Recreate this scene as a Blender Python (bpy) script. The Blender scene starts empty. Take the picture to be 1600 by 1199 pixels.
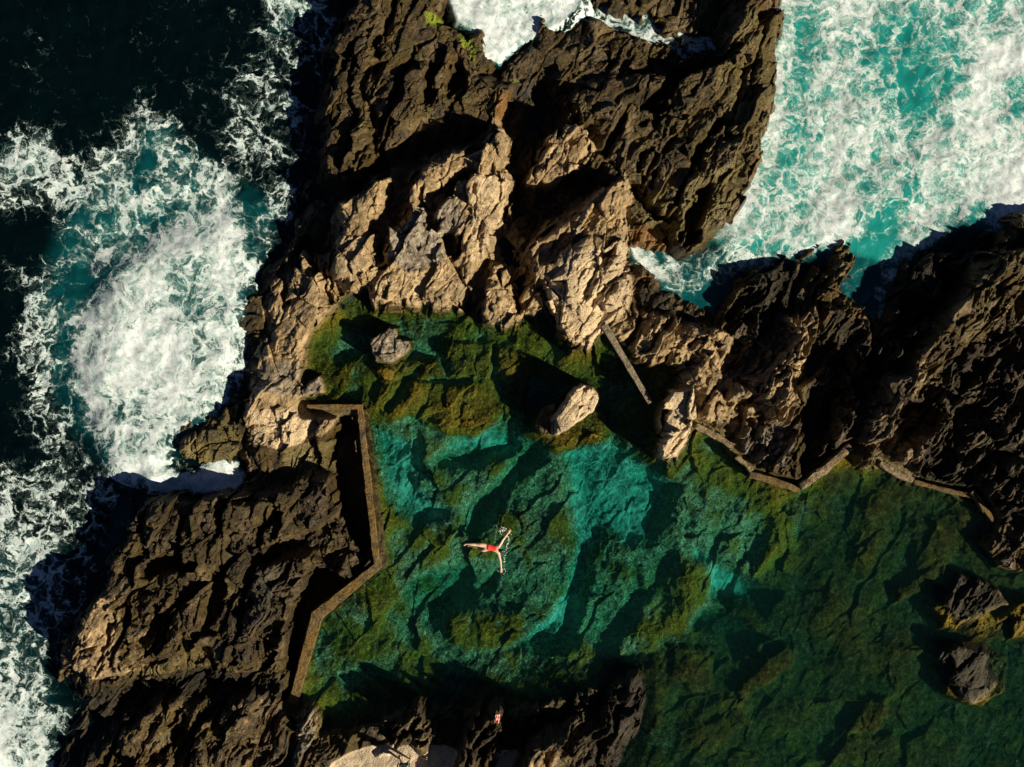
import bpy, bmesh, math, random
import numpy as np
from mathutils import Vector, Matrix

# ------------------------------------------------------------------ camera, sky, sun, exposure
SC = bpy.context.scene
COL = SC.collection
H = 50.0                    # drone height in metres
S = 0.027                   # metres per photo pixel at sea level
PZ = 0.35                   # level of the pool water
cam_d = bpy.data.cameras.new("camera")
cam = bpy.data.objects.new("camera", cam_d); COL.objects.link(cam)
cam.location = (0, 0, H); cam.rotation_euler = (0, 0, 0)
cam_d.sensor_width = 36.0; cam_d.lens = 36.0*H/(1600*S)
cam_d.clip_start = 0.5; cam_d.clip_end = 3000
SC.camera = cam

SUN_EL = math.radians(31); SUN_AZ = math.atan2(-0.50, 0.866)     # direction towards the sun on the ground plane
w = bpy.data.worlds.new("World"); SC.world = w; w.use_nodes = True
nt = w.node_tree; nt.nodes.clear()
sky = nt.nodes.new('ShaderNodeTexSky'); sky.sky_type = 'NISHITA'; sky.sun_disc = False
sky.sun_elevation = SUN_EL; sky.sun_rotation = math.pi/2 - SUN_AZ
sky.air_density = 0.3; sky.dust_density = 0.1; sky.ozone_density = 0.6; sky.altitude = 2500
bg = nt.nodes.new('ShaderNodeBackground'); bg.inputs['Strength'].default_value = 0.05
wo = nt.nodes.new('ShaderNodeOutputWorld')
nt.links.new(sky.outputs[0], bg.inputs[0]); nt.links.new(bg.outputs[0], wo.inputs[0])
sl = bpy.data.lights.new("sun", 'SUN'); sl.energy = 5.0; sl.angle = math.radians(0.5); sl.color = (1.0, 0.87, 0.63)
so = bpy.data.objects.new("sun", sl); COL.objects.link(so)
sd_ = Vector((math.cos(SUN_EL)*math.cos(SUN_AZ), math.cos(SUN_EL)*math.sin(SUN_AZ), math.sin(SUN_EL)))
so.rotation_euler = sd_.to_track_quat('Z', 'Y').to_euler(); so.location = sd_*60
SC.view_settings.view_transform = 'Standard'; SC.view_settings.look = 'None'
SC.view_settings.exposure = 0.6; SC.view_settings.gamma = 1.0
SC.cycles.max_bounces = 6; SC.cycles.transparent_max_bounces = 12
SC.cycles.volume_bounces = 0
SC.cycles.caustics_reflective = False; SC.cycles.caustics_refractive = False

def W(u, v, z=0.0):
    """photo pixel seen at height z -> ground-plan position in metres"""
    k = S*(1 - z/H)
    return ((u-800)*k, (599.5-v)*k)

# ------------------------------------------------------------------ helpers
def tag(o, label=None, cat=None, group=None, kind=None):
    if label: o['label'] = label
    if cat: o['category'] = cat
    if group: o['group'] = group
    if kind: o['kind'] = kind
    return o

def mesh_np(name, co, quads, mat, parent=None, attrs=None, smooth=True):
    me = bpy.data.meshes.new(name)
    nv, nf = len(co), len(quads)
    me.vertices.add(nv); me.vertices.foreach_set('co', np.ascontiguousarray(co, dtype=np.float32).ravel())
    me.loops.add(nf*4); me.loops.foreach_set('vertex_index', np.ascontiguousarray(quads, dtype=np.int32).ravel())
    me.polygons.add(nf); me.polygons.foreach_set('loop_start', np.arange(0, nf*4, 4, dtype=np.int32))
    me.polygons.foreach_set('loop_total', np.full(nf, 4, dtype=np.int32))
    if smooth: me.polygons.foreach_set('use_smooth', np.ones(nf, dtype=bool))
    me.update(calc_edges=True)
    for k, a in (attrs or {}).items():
        at = me.attributes.new(k, 'FLOAT', 'POINT'); at.data.foreach_set('value', np.ascontiguousarray(a, dtype=np.float32))
    if mat: me.materials.append(mat)
    o = bpy.data.objects.new(name, me); COL.objects.link(o)
    if parent: o.parent = parent
    return o

def bm_obj(name, bm, mat, parent=None, smooth=True):
    me = bpy.data.meshes.new(name); bmesh.ops.recalc_face_normals(bm, faces=bm.faces); bm.to_mesh(me); bm.free()
    if smooth:
        for p in me.polygons: p.use_smooth = True
    if mat: me.materials.append(mat)
    o = bpy.data.objects.new(name, me); COL.objects.link(o)
    if parent: o.parent = parent
    return o

# ------------------------------------------------------------------ numpy noise
def _h(ix, iy, s):
    n = (ix.astype(np.int64)*374761393 + iy.astype(np.int64)*668265263 + s*2147483647) & 0xffffffff
    n = ((n ^ (n >> 13))*1274126177) & 0xffffffff
    n = ((n ^ (n >> 16))*2246822519) & 0xffffffff
    return ((n ^ (n >> 15)) & 0xffffff)/float(0xffffff)
def perlin(x, y, s=0):
    ix = np.floor(x); iy = np.floor(y); fx = x-ix; fy = y-iy
    ux = fx*fx*fx*(fx*(fx*6-15)+10); uy = fy*fy*fy*(fy*(fy*6-15)+10)
    def g(a, b):
        t = _h(ix+a, iy+b, s)*2*math.pi
        return np.cos(t)*(fx-a)+np.sin(t)*(fy-b)
    a = g(0, 0); b = g(1, 0); c = g(0, 1); d = g(1, 1)
    return ((a+(b-a)*ux)*(1-uy)+(c+(d-c)*ux)*uy)*1.5
def fbm(x, y, s=0, o=4, gain=0.5):
    r = 0; a = 1
    for i in range(o):
        r = r+a*perlin(x, y, s+i*17); x = x*2.03+5.1; y = y*2.03-3.7; a *= gain
    return r
def ridged(x, y, s=0, o=3):
    r = 0; a = 1
    for i in range(o):
        r = r+a*(1-2*np.abs(perlin(x, y, s+i*13))); x = x*2.1+1.7; y = y*2.1+9.2; a *= 0.5
    return r
def facets(x, y, s=0):
    """tilted blocks: returns per-cell height, tilted plane, distance to the block's edge"""
    ix = np.floor(x); iy = np.floor(y)
    d1 = np.full(x.shape, 9.0); d2 = np.full(x.shape, 9.0)
    hh = np.zeros(x.shape); tl = np.zeros(x.shape)
    for a in (-1, 0, 1):
        for b in (-1, 0, 1):
            cx = ix+a; cy = iy+b
            px = cx+_h(cx, cy, s); py = cy+_h(cx, cy, s+1)
            dx = x-px; dy = y-py; d = np.sqrt(dx*dx+dy*dy)
            m = d < d1
            d2 = np.where(m, d1, np.minimum(d2, d))
            d1 = np.where(m, d, d1)
            t = _h(cx, cy, s+2)*2*math.pi
            hh = np.where(m, _h(cx, cy, s+3)-0.5, hh)
            tl = np.where(m, np.cos(t)*dx+np.sin(t)*dy, tl)
    return hh, tl, d2-d1
def sst(a, b, x):
    t = np.clip((x-a)/(b-a), 0, 1); return t*t*(3-2*t)
def sdf(poly, X, Y):
    """signed distance to a polygon, positive inside"""
    P = np.array(poly, dtype=np.float64); n = len(P)
    d = np.full(X.shape, 1e9); ins = np.zeros(X.shape, dtype=bool)
    for i in range(n):
        ax, ay = P[i]; bx, by = P[(i+1) % n]
        ex, ey = bx-ax, by-ay; wx = X-ax; wy = Y-ay
        t = np.clip((wx*ex+wy*ey)/(ex*ex+ey*ey+1e-12), 0, 1)
        d = np.minimum(d, (wx-ex*t)**2+(wy-ey*t)**2)
        if abs(ey) > 1e-12:
            c = ((ay > Y) != (by > Y)) & (X < ex*(Y-ay)/ey+ax)
            ins ^= c
    d = np.sqrt(d)
    return np.where(ins, d, -d)
def lined(pts, X, Y):
    d = np.full(X.shape, 1e9)
    for (ax, ay), (bx, by) in zip(pts[:-1], pts[1:]):
        ex, ey = bx-ax, by-ay; wx = X-ax; wy = Y-ay
        t = np.clip((wx*ex+wy*ey)/(ex*ex+ey*ey+1e-12), 0, 1)
        d = np.minimum(d, (wx-ex*t)**2+(wy-ey*t)**2)
    return np.sqrt(d)
def box_of(pts, m, xs, ys):
    a = np.array(pts)
    i0, i1 = np.searchsorted(xs, [a[:, 0].min()-m, a[:, 0].max()+m])
    j0, j1 = np.searchsorted(ys, [a[:, 1].min()-m, a[:, 1].max()+m])
    return slice(j0, j1), slice(i0, i1)

# ------------------------------------------------------------------ ground plan of the place
LAND = [(553,-70),(553,0),(530,50),(512,85),(503,130),(497,200),(500,240),(497,265),(485,300),(465,350),(440,400),(408,420),(385,470),(372,520),(366,560),(364,600),(350,640),(310,655),(285,680),(274,715),(290,735),(310,726),(340,714),(365,716),(388,742),(375,768),(330,770),(290,772),(235,770),(205,785),(200,830),(170,880),(150,930),(120,975),(105,1010),(103,1045),(118,1090),(110,1130),(95,1170),(88,1290),(1720,1290),(1720,280),(1600,338),(1575,352),(1550,365),(1530,352),(1500,342),(1480,350),(1450,370),(1420,410),(1400,450),(1390,500),(1375,498),(1345,490),(1320,470),(1310,465),(1325,440),(1337,400),(1337,372),(1325,365),(1300,390),(1290,380),(1255,385),(1245,405),(1210,415),(1175,420),(1155,440),(1140,470),(1120,487),(1090,480),(1065,480),(1060,465),(1040,440),(1010,420),(980,410),(985,380),(1040,388),(1075,400),(1095,392),(1110,375),(1140,345),(1165,310),(1172,285),(1190,265),(1195,240),(1185,215),(1205,195),(1216,150),(1208,130),(1218,90),(1230,60),(1225,30),(1232,0),(1232,-70),(905,-70),(905,0),(885,30),(860,45),(825,65),(785,95),(775,105),(748,100),(740,70),(735,45),(700,30),(695,0),(695,-70)]
POOL = [(560,458),(585,480),(620,476),(680,480),(725,480),(745,478),(760,512),(800,512),(825,492),(850,490),(880,528),(895,545),(920,547),(945,520),(960,530),(985,560),(1010,572),(1040,562),(1068,578),(1045,605),(1033,650),(1033,715),(1042,728),(1058,720),(1085,675),(1092,665),(1147,700),(1150,715),(1175,740),(1250,768),(1325,700),(1350,735),(1375,728),(1450,760),(1520,780),(1553,815),(1545,850),(1600,850),(1720,850),(1720,1290),(960,1290),(968,1199),(985,1150),(1000,1120),(1010,1070),(1000,1050),(950,1062),(900,1085),(850,1098),(800,1105),(765,1095),(740,1110),(690,1105),(660,1093),(620,1110),(570,1140),(500,1140),(488,1100),(460,1100),(497,968),(600,885),(565,632),(490,632),(470,600),(465,580),(470,545),(500,500),(530,480)]

# (polygon, height, edge width m, (tilt x, tilt y), dome)   -- heights are levels in metres above the sea
FLOOR = [
 # deep sand-floored channels, then shallow weed-covered rocks under the pool water
 ([(640,490),(700,500),(750,500),(760,525),(740,535),(680,525),(650,515)], -0.75, .5),
 ([(500,555),(575,560),(580,600),(540,620),(500,600)], -0.25, .5),
 ([(830,510),(870,520),(870,560),(850,590),(800,560),(770,535)], -0.65, .5),
 ([(582,668),(650,690),(670,760),(700,800),(670,830),(620,800),(600,760)], -1.75, .8),
 ([(700,690),(760,670),(820,690),(810,720),(740,705),(690,715)], -1.75, .6),
 ([(880,700),(960,690),(1060,760),(1040,800),(1020,850),(985,860),(950,830),(900,790)], -2.3, .8),
 ([(885,770),(930,790),(960,820),(930,870),(920,930),(900,1010),(840,1020),(780,1010),(840,990),(890,930),(905,850)], -2.3, .7),
 ([(1090,860),(1150,900),(1220,930),(1200,960),(1130,940),(1090,910)], -2.2, .7),
 ([(620,910),(700,890),(780,895),(760,930),(690,960),(640,960)], -1.6, .6),
 ([(1060,960),(1130,960),(1200,1000),(1150,1030),(1120,990),(1080,980)], -1.9, .6),
 ([(1280,900),(1400,950),(1470,1020),(1450,1110),(1330,1050),(1260,980)], -.6, 1.0),
 ([(582,640),(590,600),(640,588),(700,598),(780,588),(792,640),(772,668),(740,684),(700,680),(670,668),(640,650),(610,662)], 0.08, .35),
 ([(690,540),(770,530),(830,560),(820,640),(790,660),(780,600),(700,590)], 0.13, .35),
 ([(600,560),(680,560),(700,590),(640,590),(600,600),(580,580)], 0.20, .3),
 ([(770,535),(830,560),(825,585),(790,600),(765,575)], 0.15, .25),
 ([(820,680),(850,640),(920,590),(950,620),(955,665),(935,692),(870,712),(840,702)], 0.12, .5),
 ([(605,850),(640,822),(700,815),(760,830),(765,870),(700,885),(640,905),(610,900)], -0.8, .7),
 ([(770,800),(830,775),(890,800),(895,870),(830,885),(790,870)], -0.75, .6),
 ([(640,745),(720,735),(800,720),(810,760),(730,800),(660,790)], -1.1, .5),
 ([(600,895),(560,925),(510,965),(520,985),(600,960),(650,900)], -0.25, .8),
 ([(500,990),(600,960),(640,1020),(560,1050),(480,1060)], -0.8, .6),
 ([(688,960),(740,948),(820,955),(832,1000),(770,1022),(705,1012)], -0.35, .45),
 ([(1060,868),(1120,880),(1115,950),(1060,1005),(980,1040),(940,1030),(1000,960)], -0.75, .6),
 ([(930,880),(1000,870),(1000,960),(950,1020),(910,1000)], -1.2, .6),
 ([(1045,1010),(1110,1015),(1118,1075),(1080,1085),(1048,1060)], -0.05, .3),
 ([(1225,1008),(1245,1015),(1238,1045),(1200,1070),(1160,1100),(1145,1080),(1190,1035)], 0.02, .3),
 ([(1100,1100),(1150,1080),(1180,1130),(1120,1180),(1040,1199),(1060,1150)], -0.15, .5),
 ([(1010,1060),(1045,1030),(1050,1090),(1010,1150),(990,1160)], -0.15, .4),
 ([(1100,760),(1160,770),(1140,830),(1080,840)], -1.0, .5),
 ([(1090,668),(1140,700),(1150,745),(1090,750),(1050,740)], -0.1, .6),
 ([(1240,770),(1290,760),(1260,810),(1230,870),(1180,900),(1200,830)], -0.15, .5),
 ([(1340,735),(1440,765),(1480,790),(1400,800),(1380,870),(1350,915),(1330,880),(1350,800)], -0.15, .5),
 ([(1430,810),(1480,800),(1510,780),(1530,800),(1520,850),(1470,890),(1430,900)], -0.05, .4),
 ([(1400,920),(1440,900),(1475,870),(1480,900),(1440,930),(1400,945)], 0.1, .3),
 ([(1450,945),(1480,930),(1560,960),(1600,930),(1700,930),(1700,1000),(1540,1005),(1470,985)], 0.22, .4),
 ([(1460,1010),(1530,990),(1580,1030),(1578,1080),(1530,1110),(1480,1090),(1455,1050)], 0.24, .25),
 ([(1350,1090),(1390,1095),(1380,1140),(1310,1160),(1320,1130)], 0.0, .35),
 ([(1300,1150),(1400,1145),(1430,1199),(1280,1199)], -0.1, .4),
]
MASS = [
 # north-west headland
 ([(556,-70),(553,0),(532,50),(515,90),(509,140),(511,200),(506,240),(503,272),(545,275),(590,252),(622,236),(660,214),(690,203),(740,206),(775,185),(788,160),(788,130),(768,120),(745,112),(733,66),(712,46),(692,34),(688,-70)], 1.25, .55, (-.02,.01), .25),
 ([(612,20),(645,40),(650,110),(635,150),(600,200),(585,180),(600,110)], 1.55, .35, (0,0), .1),
 ([(645,100),(675,105),(668,150),(655,180),(625,200),(598,205),(594,160),(610,125)], 1.75, .3, (.05,0), .1),
 ([(565,185),(578,205),(580,250),(555,272),(530,262),(532,225),(550,205)], 1.75, .3, (.05,0), .1),
 ([(690,50),(740,110),(750,130),(720,150),(690,120),(670,80)], 1.3, .3, (0,0), .1),
 ([(740,45),(755,42),(770,100),(745,108),(720,80)], 0.8, .3, (0,0), .1),
 ([(670,110),(685,108),(675,165),(660,180),(662,140)], 0.5, .25, (0,0), 0),
 ([(705,108),(725,115),(722,150),(708,160),(702,130)], 0.5, .25, (0,0), 0),
 ([(655,208),(700,196),(760,206),(758,216),(715,214),(668,232),(655,225)], .7, .3, (0,0), 0),
 ([(765,140),(795,130),(798,170),(785,195),(770,205),(760,175)], 1.3, .3, (0,0), .2),
 # central trough, black in the photo
 ([(800,150),(830,128),(870,135),(882,175),(862,210),(838,250),(815,292),(870,302),(935,278),(985,272),(975,285),(905,322),(870,342),(838,360),(820,392),(820,440),(815,485),(803,470),(790,415),(775,402),(772,352),(798,330),(800,290),(795,240),(792,205)], .15, .45, (0,0), 0),
 ([(615,245),(650,226),(700,216),(755,216),(705,230),(655,250),(638,290),(625,325),(600,362),(592,412),(585,418),(582,372),(604,320),(612,285)], .3, .4, (0,0), 0),
 ([(492,290),(555,278),(600,262),(606,272),(570,292),(528,318),(522,340),(524,365),(510,410),(490,395),(475,380),(452,412),(442,402),(462,355)], .25, .4, (0,0), 0),
 ([(840,20),(880,60),(905,45),(940,65),(930,110),(880,125),(850,110),(815,130),(790,120),(790,98),(825,72)], .75, .4, (0,0), .3),
 ([(862,118),(905,100),(960,95),(985,110),(960,130),(905,150),(880,140)], 0.9, .4, (0,0), .2),
 # north-east headland
 ([(880,150),(925,125),(985,118),(1020,100),(1080,110),(1128,86),(1140,40),(1150,-70),(1228,-70),(1222,60),(1208,150),(1194,205),(1190,240),(1168,292),(1136,345),(1092,388),(1066,392),(1052,352),(1030,347),(1000,352),(988,335),(978,292),(950,284),(935,262),(925,210),(885,182)], 1.35, .5, (.01,.02), .25),
 ([(1165,120),(1205,130),(1198,200),(1188,235),(1150,215),(1140,180)], 1.5, .4, (0,0), .2),
 ([(960,160),(1010,115),(1035,120),(985,170),(955,180),(930,178)], 1.7, .3, (0,0), .1),
 ([(1130,210),(1180,215),(1188,240),(1165,290),(1135,330),(1110,300),(1085,330),(1050,330),(1010,310),(1090,260)], 1.65, .4, (.04,-.03), .1),
 ([(1100,300),(1165,250),(1168,292),(1136,345),(1095,386),(1078,390),(1088,350)], 1.45, .3, (.05,-.02), .1),
 ([(1128,82),(1142,92),(1095,118),(1052,150),(1020,182),(992,178),(1025,140),(1050,112),(1090,100)], .1, .3, (0,0), 0),
 ([(1118,190),(1138,188),(1110,218),(1088,255),(1080,250),(1100,215)], .6, .2, (0,0), 0),
 ([(965,180),(985,170),(960,215),(940,245),(935,235)], .6, .2, (0,0), 0),
 ([(1112,298),(1102,325),(1078,385),(1060,385),(1068,335),(1088,312)], .1, .25, (0,0), 0),
 ([(980,284),(990,288),(1022,325),(1052,345),(1040,350),(1010,335)], .6, .2, (0,0), 0),
 # wash basins on the top of the headland (sea-level water)
 ([(905,-70),(905,5),(960,22),(1005,60),(1035,65),(1075,80),(1068,90),(1030,72),(1012,70),(985,40),(930,35),(890,40),(900,0)], -.35, .35, (0,0), 0),
 ([(940,22),(1000,30),(1035,40),(1030,48),(1015,66),(995,62),(965,46),(940,40)], -.4, .3, (0,0), 0),
 ([(1062,46),(1078,52),(1128,66),(1130,84),(1100,90),(1075,84),(1060,64)], -.35, .3, (0,0), 0),
 # central crags
 ([(640,302),(646,272),(666,255),(690,250),(712,238),(728,234),(752,222),(766,205),(780,196),(790,205),(795,222),(790,242),(789,262),(797,288),(798,305),(793,335),(772,352),(767,385),(750,408),(742,432),(728,452),(724,478),(700,472),(680,478),(655,474),(620,472),(584,476),(571,455),(586,422),(594,382),(600,352),(624,332)], 2.15, .6, (.0,.10), .25),
 ([(575,425),(590,410),(650,400),(720,420),(735,445),(722,476),(655,474),(584,476),(571,455)], 1.25, .8, (0,.12), .1),
 ([(664,302),(692,286),(727,273),(746,268),(736,286),(708,306),(696,322),(690,350),(672,368),(663,352)], 1.25, .25, (0,0), 0),
 ([(692,374),(722,374),(722,406),(716,414),(700,392)], .5, .2, (0,0), 0),
 ([(525,322),(546,309),(570,291),(583,271),(604,262),(609,286),(602,320),(588,348),(582,372),(581,405),(571,432),(556,447),(538,455),(526,438),(521,402),(523,370),(531,345)], 2.0, .5, (.0,.08), .2),
 ([(470,388),(486,418),(500,446),(514,468),(528,470),(506,495),(480,528),(470,560),(466,602),(440,610),(410,602),(398,572),(410,520),(416,462),(440,434),(455,414)], 1.0, .5, (.10,.05), .2),
 ([(392,604),(440,604),(470,604),(486,630),(500,640),(536,650),(526,690),(514,718),(500,732),(450,740),(408,742),(390,714),(386,660)], .75, .5, (-.06,.15), .15),
 ([(433,712),(480,706),(520,715),(515,760),(470,775),(430,755)], .55, .4, (0,0), .1),
 ([(284,690),(302,668),(332,654),(362,645),(380,700),(384,730),(368,712),(330,708),(298,724),(282,716)], .6, .35, (0,0), .25),
 ([(890,190),(906,198),(925,215),(937,235),(925,255),(900,271),(872,286),(850,297),(820,291),(828,270),(845,240),(860,215),(875,200)], 1.95, .35, (.05,.05), .15),
 ([(976,276),(990,300),(986,342),(981,392),(986,450),(985,478),(965,498),(947,512),(936,530),(915,543),(896,539),(880,524),(864,503),(850,480),(832,450),(823,420),(826,392),(846,366),(872,346),(902,325),(927,301),(955,281)], 2.3, .6, (.02,.12), .25),
 ([(860,470),(905,480),(960,470),(984,476),(947,512),(936,530),(915,543),(896,539),(866,505)], 1.1, .7, (0,.1), .1),
 ([(834,398),(848,376),(882,366),(908,363),(908,376),(884,396),(862,406),(840,410)], 1.8, .25, (0,0), 0),
 ([(936,402),(948,388),(960,386),(958,398),(944,408)], 1.9, .15, (0,0), 0),
 ([(825,440),(842,446),(842,480),(836,502),(820,492),(818,460)], 1.2, .25, (0,0), .1),
 ([(986,356),(1022,355),(1046,370),(1040,386),(1010,390),(990,380)], .55, .2, (0,0), .1),
 ([(986,426),(1010,424),(1038,444),(1055,465),(1062,485),(1040,492),(1010,490),(988,470)], .55, .3, (0,0), .1),
 # right of the big crag
 ([(948,505),(985,482),(1012,490),(1030,482),(1060,498),(1090,512),(1122,512),(1145,522),(1134,560),(1132,600),(1140,640),(1120,668),(1095,664),(1088,605),(1062,600),(1072,576),(1040,560),(1010,566),(985,552),(965,532)], 1.15, .4, (.02,.05), .2),
 ([(1020,512),(1060,520),(1062,540),(1030,560),(1010,550)], 1.5, .3, (0,0), .1),
 ([(1090,560),(1125,555),(1130,600),(1100,610),(1080,590)], 1.5, .3, (0,0), .1),
 ([(1128,618),(1128,648),(1106,664),(1092,658),(1102,638),(1114,620)], 1.3, .2, (0,0), .1),
 ([(1150,640),(1200,628),(1205,660),(1180,690),(1170,720),(1140,700),(1120,690)], .3, .3, (0,0), 0),
 # ridges on the right
 ([(1150,430),(1175,425),(1250,412),(1258,470),(1240,485),(1210,520),(1170,510),(1140,485)], .5, .35, (0,0), .2),
 ([(1140,606),(1198,592),(1228,560),(1244,512),(1234,502),(1250,480),(1262,520),(1260,562),(1242,590),(1236,640),(1226,664),(1206,655),(1205,630),(1190,612),(1150,626)], 1.8, .35, (.03,-.02), .1),
 ([(1160,500),(1225,490),(1240,510),(1220,560),(1190,590),(1150,598),(1140,560)], .5, .3, (0,0), .1),
 ([(1180,655),(1210,665),(1214,690),(1200,700),(1186,680)], 1.0, .2, (0,0), .1),
 ([(1150,690),(1176,660),(1180,690),(1170,715),(1150,715),(1140,705)], .75, .2, (0,0), .1),
 ([(1232,690),(1250,650),(1256,645),(1246,690),(1225,710),(1190,740),(1180,725),(1205,700)], 1.0, .25, (0,0), .1),
 ([(1262,560),(1300,540),(1335,600),(1315,650),(1280,700),(1250,740),(1240,700),(1262,620)], .1, .4, (0,0), 0),
 ([(1262,390),(1290,384),(1300,400),(1285,440),(1258,450),(1250,410)], .5, .3, (0,0), .1),
 ([(1302,392),(1325,370),(1334,374),(1332,402),(1322,438),(1308,466),(1278,474),(1280,442),(1300,420)], .85, .25, (0,0), .15),
 ([(1290,482),(1320,476),(1324,500),(1302,528),(1290,534),(1284,505)], 1.0, .25, (0,0), .1),
 ([(1330,565),(1352,558),(1356,580),(1338,612),(1326,622)], 1.1, .25, (0,0), .1),
 ([(1320,628),(1338,648),(1328,672),(1310,690),(1306,678),(1318,655)], 1.2, .2, (0,0), .1),
 ([(1356,690),(1366,640),(1384,602),(1420,588),(1440,563),(1450,570),(1449,592),(1440,620),(1420,650),(1402,672),(1380,692),(1366,694)], 1.9, .3, (.02,0), .1),
 ([(1388,655),(1402,620),(1424,602),(1436,608),(1420,635),(1400,655)], 1.0, .2, (0,0), 0),
 ([(1392,500),(1420,420),(1452,378),(1490,352),(1520,362),(1500,400),(1470,460),(1430,520),(1400,560),(1380,580),(1360,530)], .6, .4, (0,0), .2),
 ([(1432,532),(1480,482),(1512,442),(1545,400),(1600,362),(1720,300),(1720,420),(1640,440),(1585,462),(1552,510),(1520,542),(1482,570),(1452,580),(1430,560)], 1.5, .5, (0,0), .2),
 ([(1478,348),(1500,338),(1550,360),(1600,330),(1720,270),(1720,340),(1600,385),(1550,405),(1500,400)], .35, .4, (0,0), .2),
 ([(1490,646),(1490,666),(1470,692),(1440,712),(1420,726),(1402,734),(1412,708),(1440,690),(1466,664)], 1.4, .25, (0,0), .1),
 ([(1425,640),(1490,600),(1540,560),(1600,500),(1600,560),(1540,640),(1500,700),(1540,650),(1560,690),(1500,750),(1440,742),(1480,690),(1495,650)], .5, .5, (0,0), 0),
 ([(1540,588),(1522,602),(1514,616),(1532,606)], 1.3, .15, (0,0), 0),
 ([(1516,620),(1518,632),(1503,642),(1500,632)], 1.2, .15, (0,0), 0),
 ([(1596,512),(1592,524),(1562,542),(1552,550),(1560,534)], 1.3, .2, (0,0), 0),
 ([(1604,640),(1600,662),(1566,690),(1560,680),(1580,658)], 1.3, .25, (0,0), 0),
 ([(1545,694),(1540,716),(1520,732),(1520,716)], 1.2, .2, (0,0), 0),
 ([(1640,700),(1600,735),(1560,758),(1538,776),(1545,755),(1580,732)], 1.1, .25, (0,0), 0),
 ([(1545,852),(1562,828),(1600,815),(1720,800),(1720,880),(1600,902),(1565,890)], .8, .3, (0,0), .1),
 # south-west mass
 ([(206,800),(235,778),(300,780),(388,776),(432,758),(500,742),(535,735),(520,780),(492,822),(498,868),(468,925),(452,1005),(422,1034),(386,1052),(356,1052),(340,1040),(330,1018),(292,1022),(240,1032),(214,1048),(178,1064),(150,1072),(128,1064),(110,1044),(108,1018),(132,962),(172,884),(200,832)], 1.4, .5, (-.02,.02), .25),
 ([(152,930),(165,930),(178,960),(165,1000),(155,1035),(128,1050),(110,1040),(112,1010),(130,965)], 1.9, .3, (.05,0), .1),
 ([(235,872),(262,866),(320,876),(300,892),(262,896),(236,890)], .5, .25, (0,0), 0),
 ([(405,872),(430,842),(490,822),(545,800),(584,850),(560,878),(520,892),(490,866),(450,862),(424,882)], .1, .35, (0,0), 0),
 ([(330,905),(352,890),(360,915),(340,960),(322,975),(318,945)], .7, .25, (0,0), 0),
 ([(240,960),(256,940),(262,965),(240,1010),(225,1020),(222,1000)], .8, .25, (0,0), 0),
 ([(400,990),(430,960),(450,965),(440,1000),(415,1020)], .9, .25, (0,0), 0),
 ([(545,860),(580,868),(590,882),(560,905),(535,900)], .35, .25, (0,0), .1),
 ([(530,655),(556,655),(588,868),(560,860),(540,820),(530,770),(516,725),(522,690)], -1.0, .3, (0,0), 0),
 ([(590,885),(500,945),(478,1000),(455,1085),(445,1085),(450,1010),(468,930),(500,885),(545,905)], -.8, .3, (0,0), 0),
 ([(118,1092),(200,1064),(300,1040),(340,1050),(420,1050),(440,1060),(400,1080),(330,1090),(260,1085),(200,1110),(150,1160),(110,1199),(100,1170)], .25, .4, (0,0), 0),
 ([(258,1098),(274,1094),(276,1112),(258,1140),(250,1180),(222,1204),(168,1210),(180,1172),(192,1145),(222,1120)], 1.15, .3, (0,0), .1),
 ([(350,1090),(386,1080),(402,1108),(378,1150),(352,1180),(330,1204),(284,1204),(300,1160),(330,1130)], 1.2, .3, (0,0), .15),
 ([(480,1106),(489,1120),(486,1150),(462,1190),(450,1240),(446,1204),(452,1170),(470,1130)], 1.1, .2, (0,0), .1),
 ([(437,1130),(442,1150),(436,1172),(428,1168),(430,1145)], .8, .15, (0,0), 0),
 # south shore
 ([(520,1290),(520,1199),(540,1185),(575,1174),(640,1168),(700,1172),(790,1178),(810,1180),(815,1290)], .62, .3, (0,0), 0),
 ([(602,1162),(626,1130),(650,1100),(661,1106),(668,1122),(682,1134),(684,1155),(668,1162),(642,1166),(612,1166)], 1.5, .25, (0,0), .1),
 ([(668,1162),(672,1182),(660,1191),(650,1180),(640,1166)], 1.1, .2, (0,0), .1),
 ([(584,1172),(602,1168),(606,1176),(590,1180)], .85, .12, (0,0), .1),
 ([(706,1290),(710,1196),(722,1165),(736,1135),(756,1116),(770,1098),(778,1104),(790,1112),(786,1130),(778,1160),(768,1199),(765,1290)], 1.8, .3, (0,0), .15),
 ([(768,1180),(785,1165),(795,1176),(780,1190)], .9, .2, (0,0), 0),
 ([(800,1290),(806,1192),(842,1160),(872,1130),(906,1118),(902,1140),(882,1166),(852,1186),(838,1290)], 2.3, .3, (0,0), .1),
 ([(952,1062),(1000,1052),(1004,1080),(1000,1110),(986,1130),(972,1150),(966,1180),(962,1290),(904,1290),(910,1180),(926,1165),(960,1130),(976,1110),(956,1100)], .85, .7, (0,0), .15),
 ([(810,1120),(850,1100),(900,1092),(950,1072),(958,1100),(930,1130),(905,1160),(870,1180),(905,1125),(860,1128),(830,1160),(800,1185),(790,1150)], .5, .3, (0,0), 0),
 # rocks standing in the pool
 ([(765,406),(780,405),(786,426),(796,455),(806,475),(805,495),(790,507),(766,509),(754,490),(758,460),(765,430)], 1.5, .25, (0,0), .15),
 ([(1046,611),(1060,608),(1086,601),(1089,630),(1084,660),(1085,672),(1070,700),(1056,720),(1042,727),(1033,715),(1037,690),(1032,670),(1036,640)], 1.8, .3, (0,.05), .1),
 ([(912,596),(928,605),(939,622),(930,642),(910,660),(890,672),(874,682),(862,680),(862,660),(872,640),(890,615)], 1.6, .12, (.10,-.05), .05),
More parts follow.
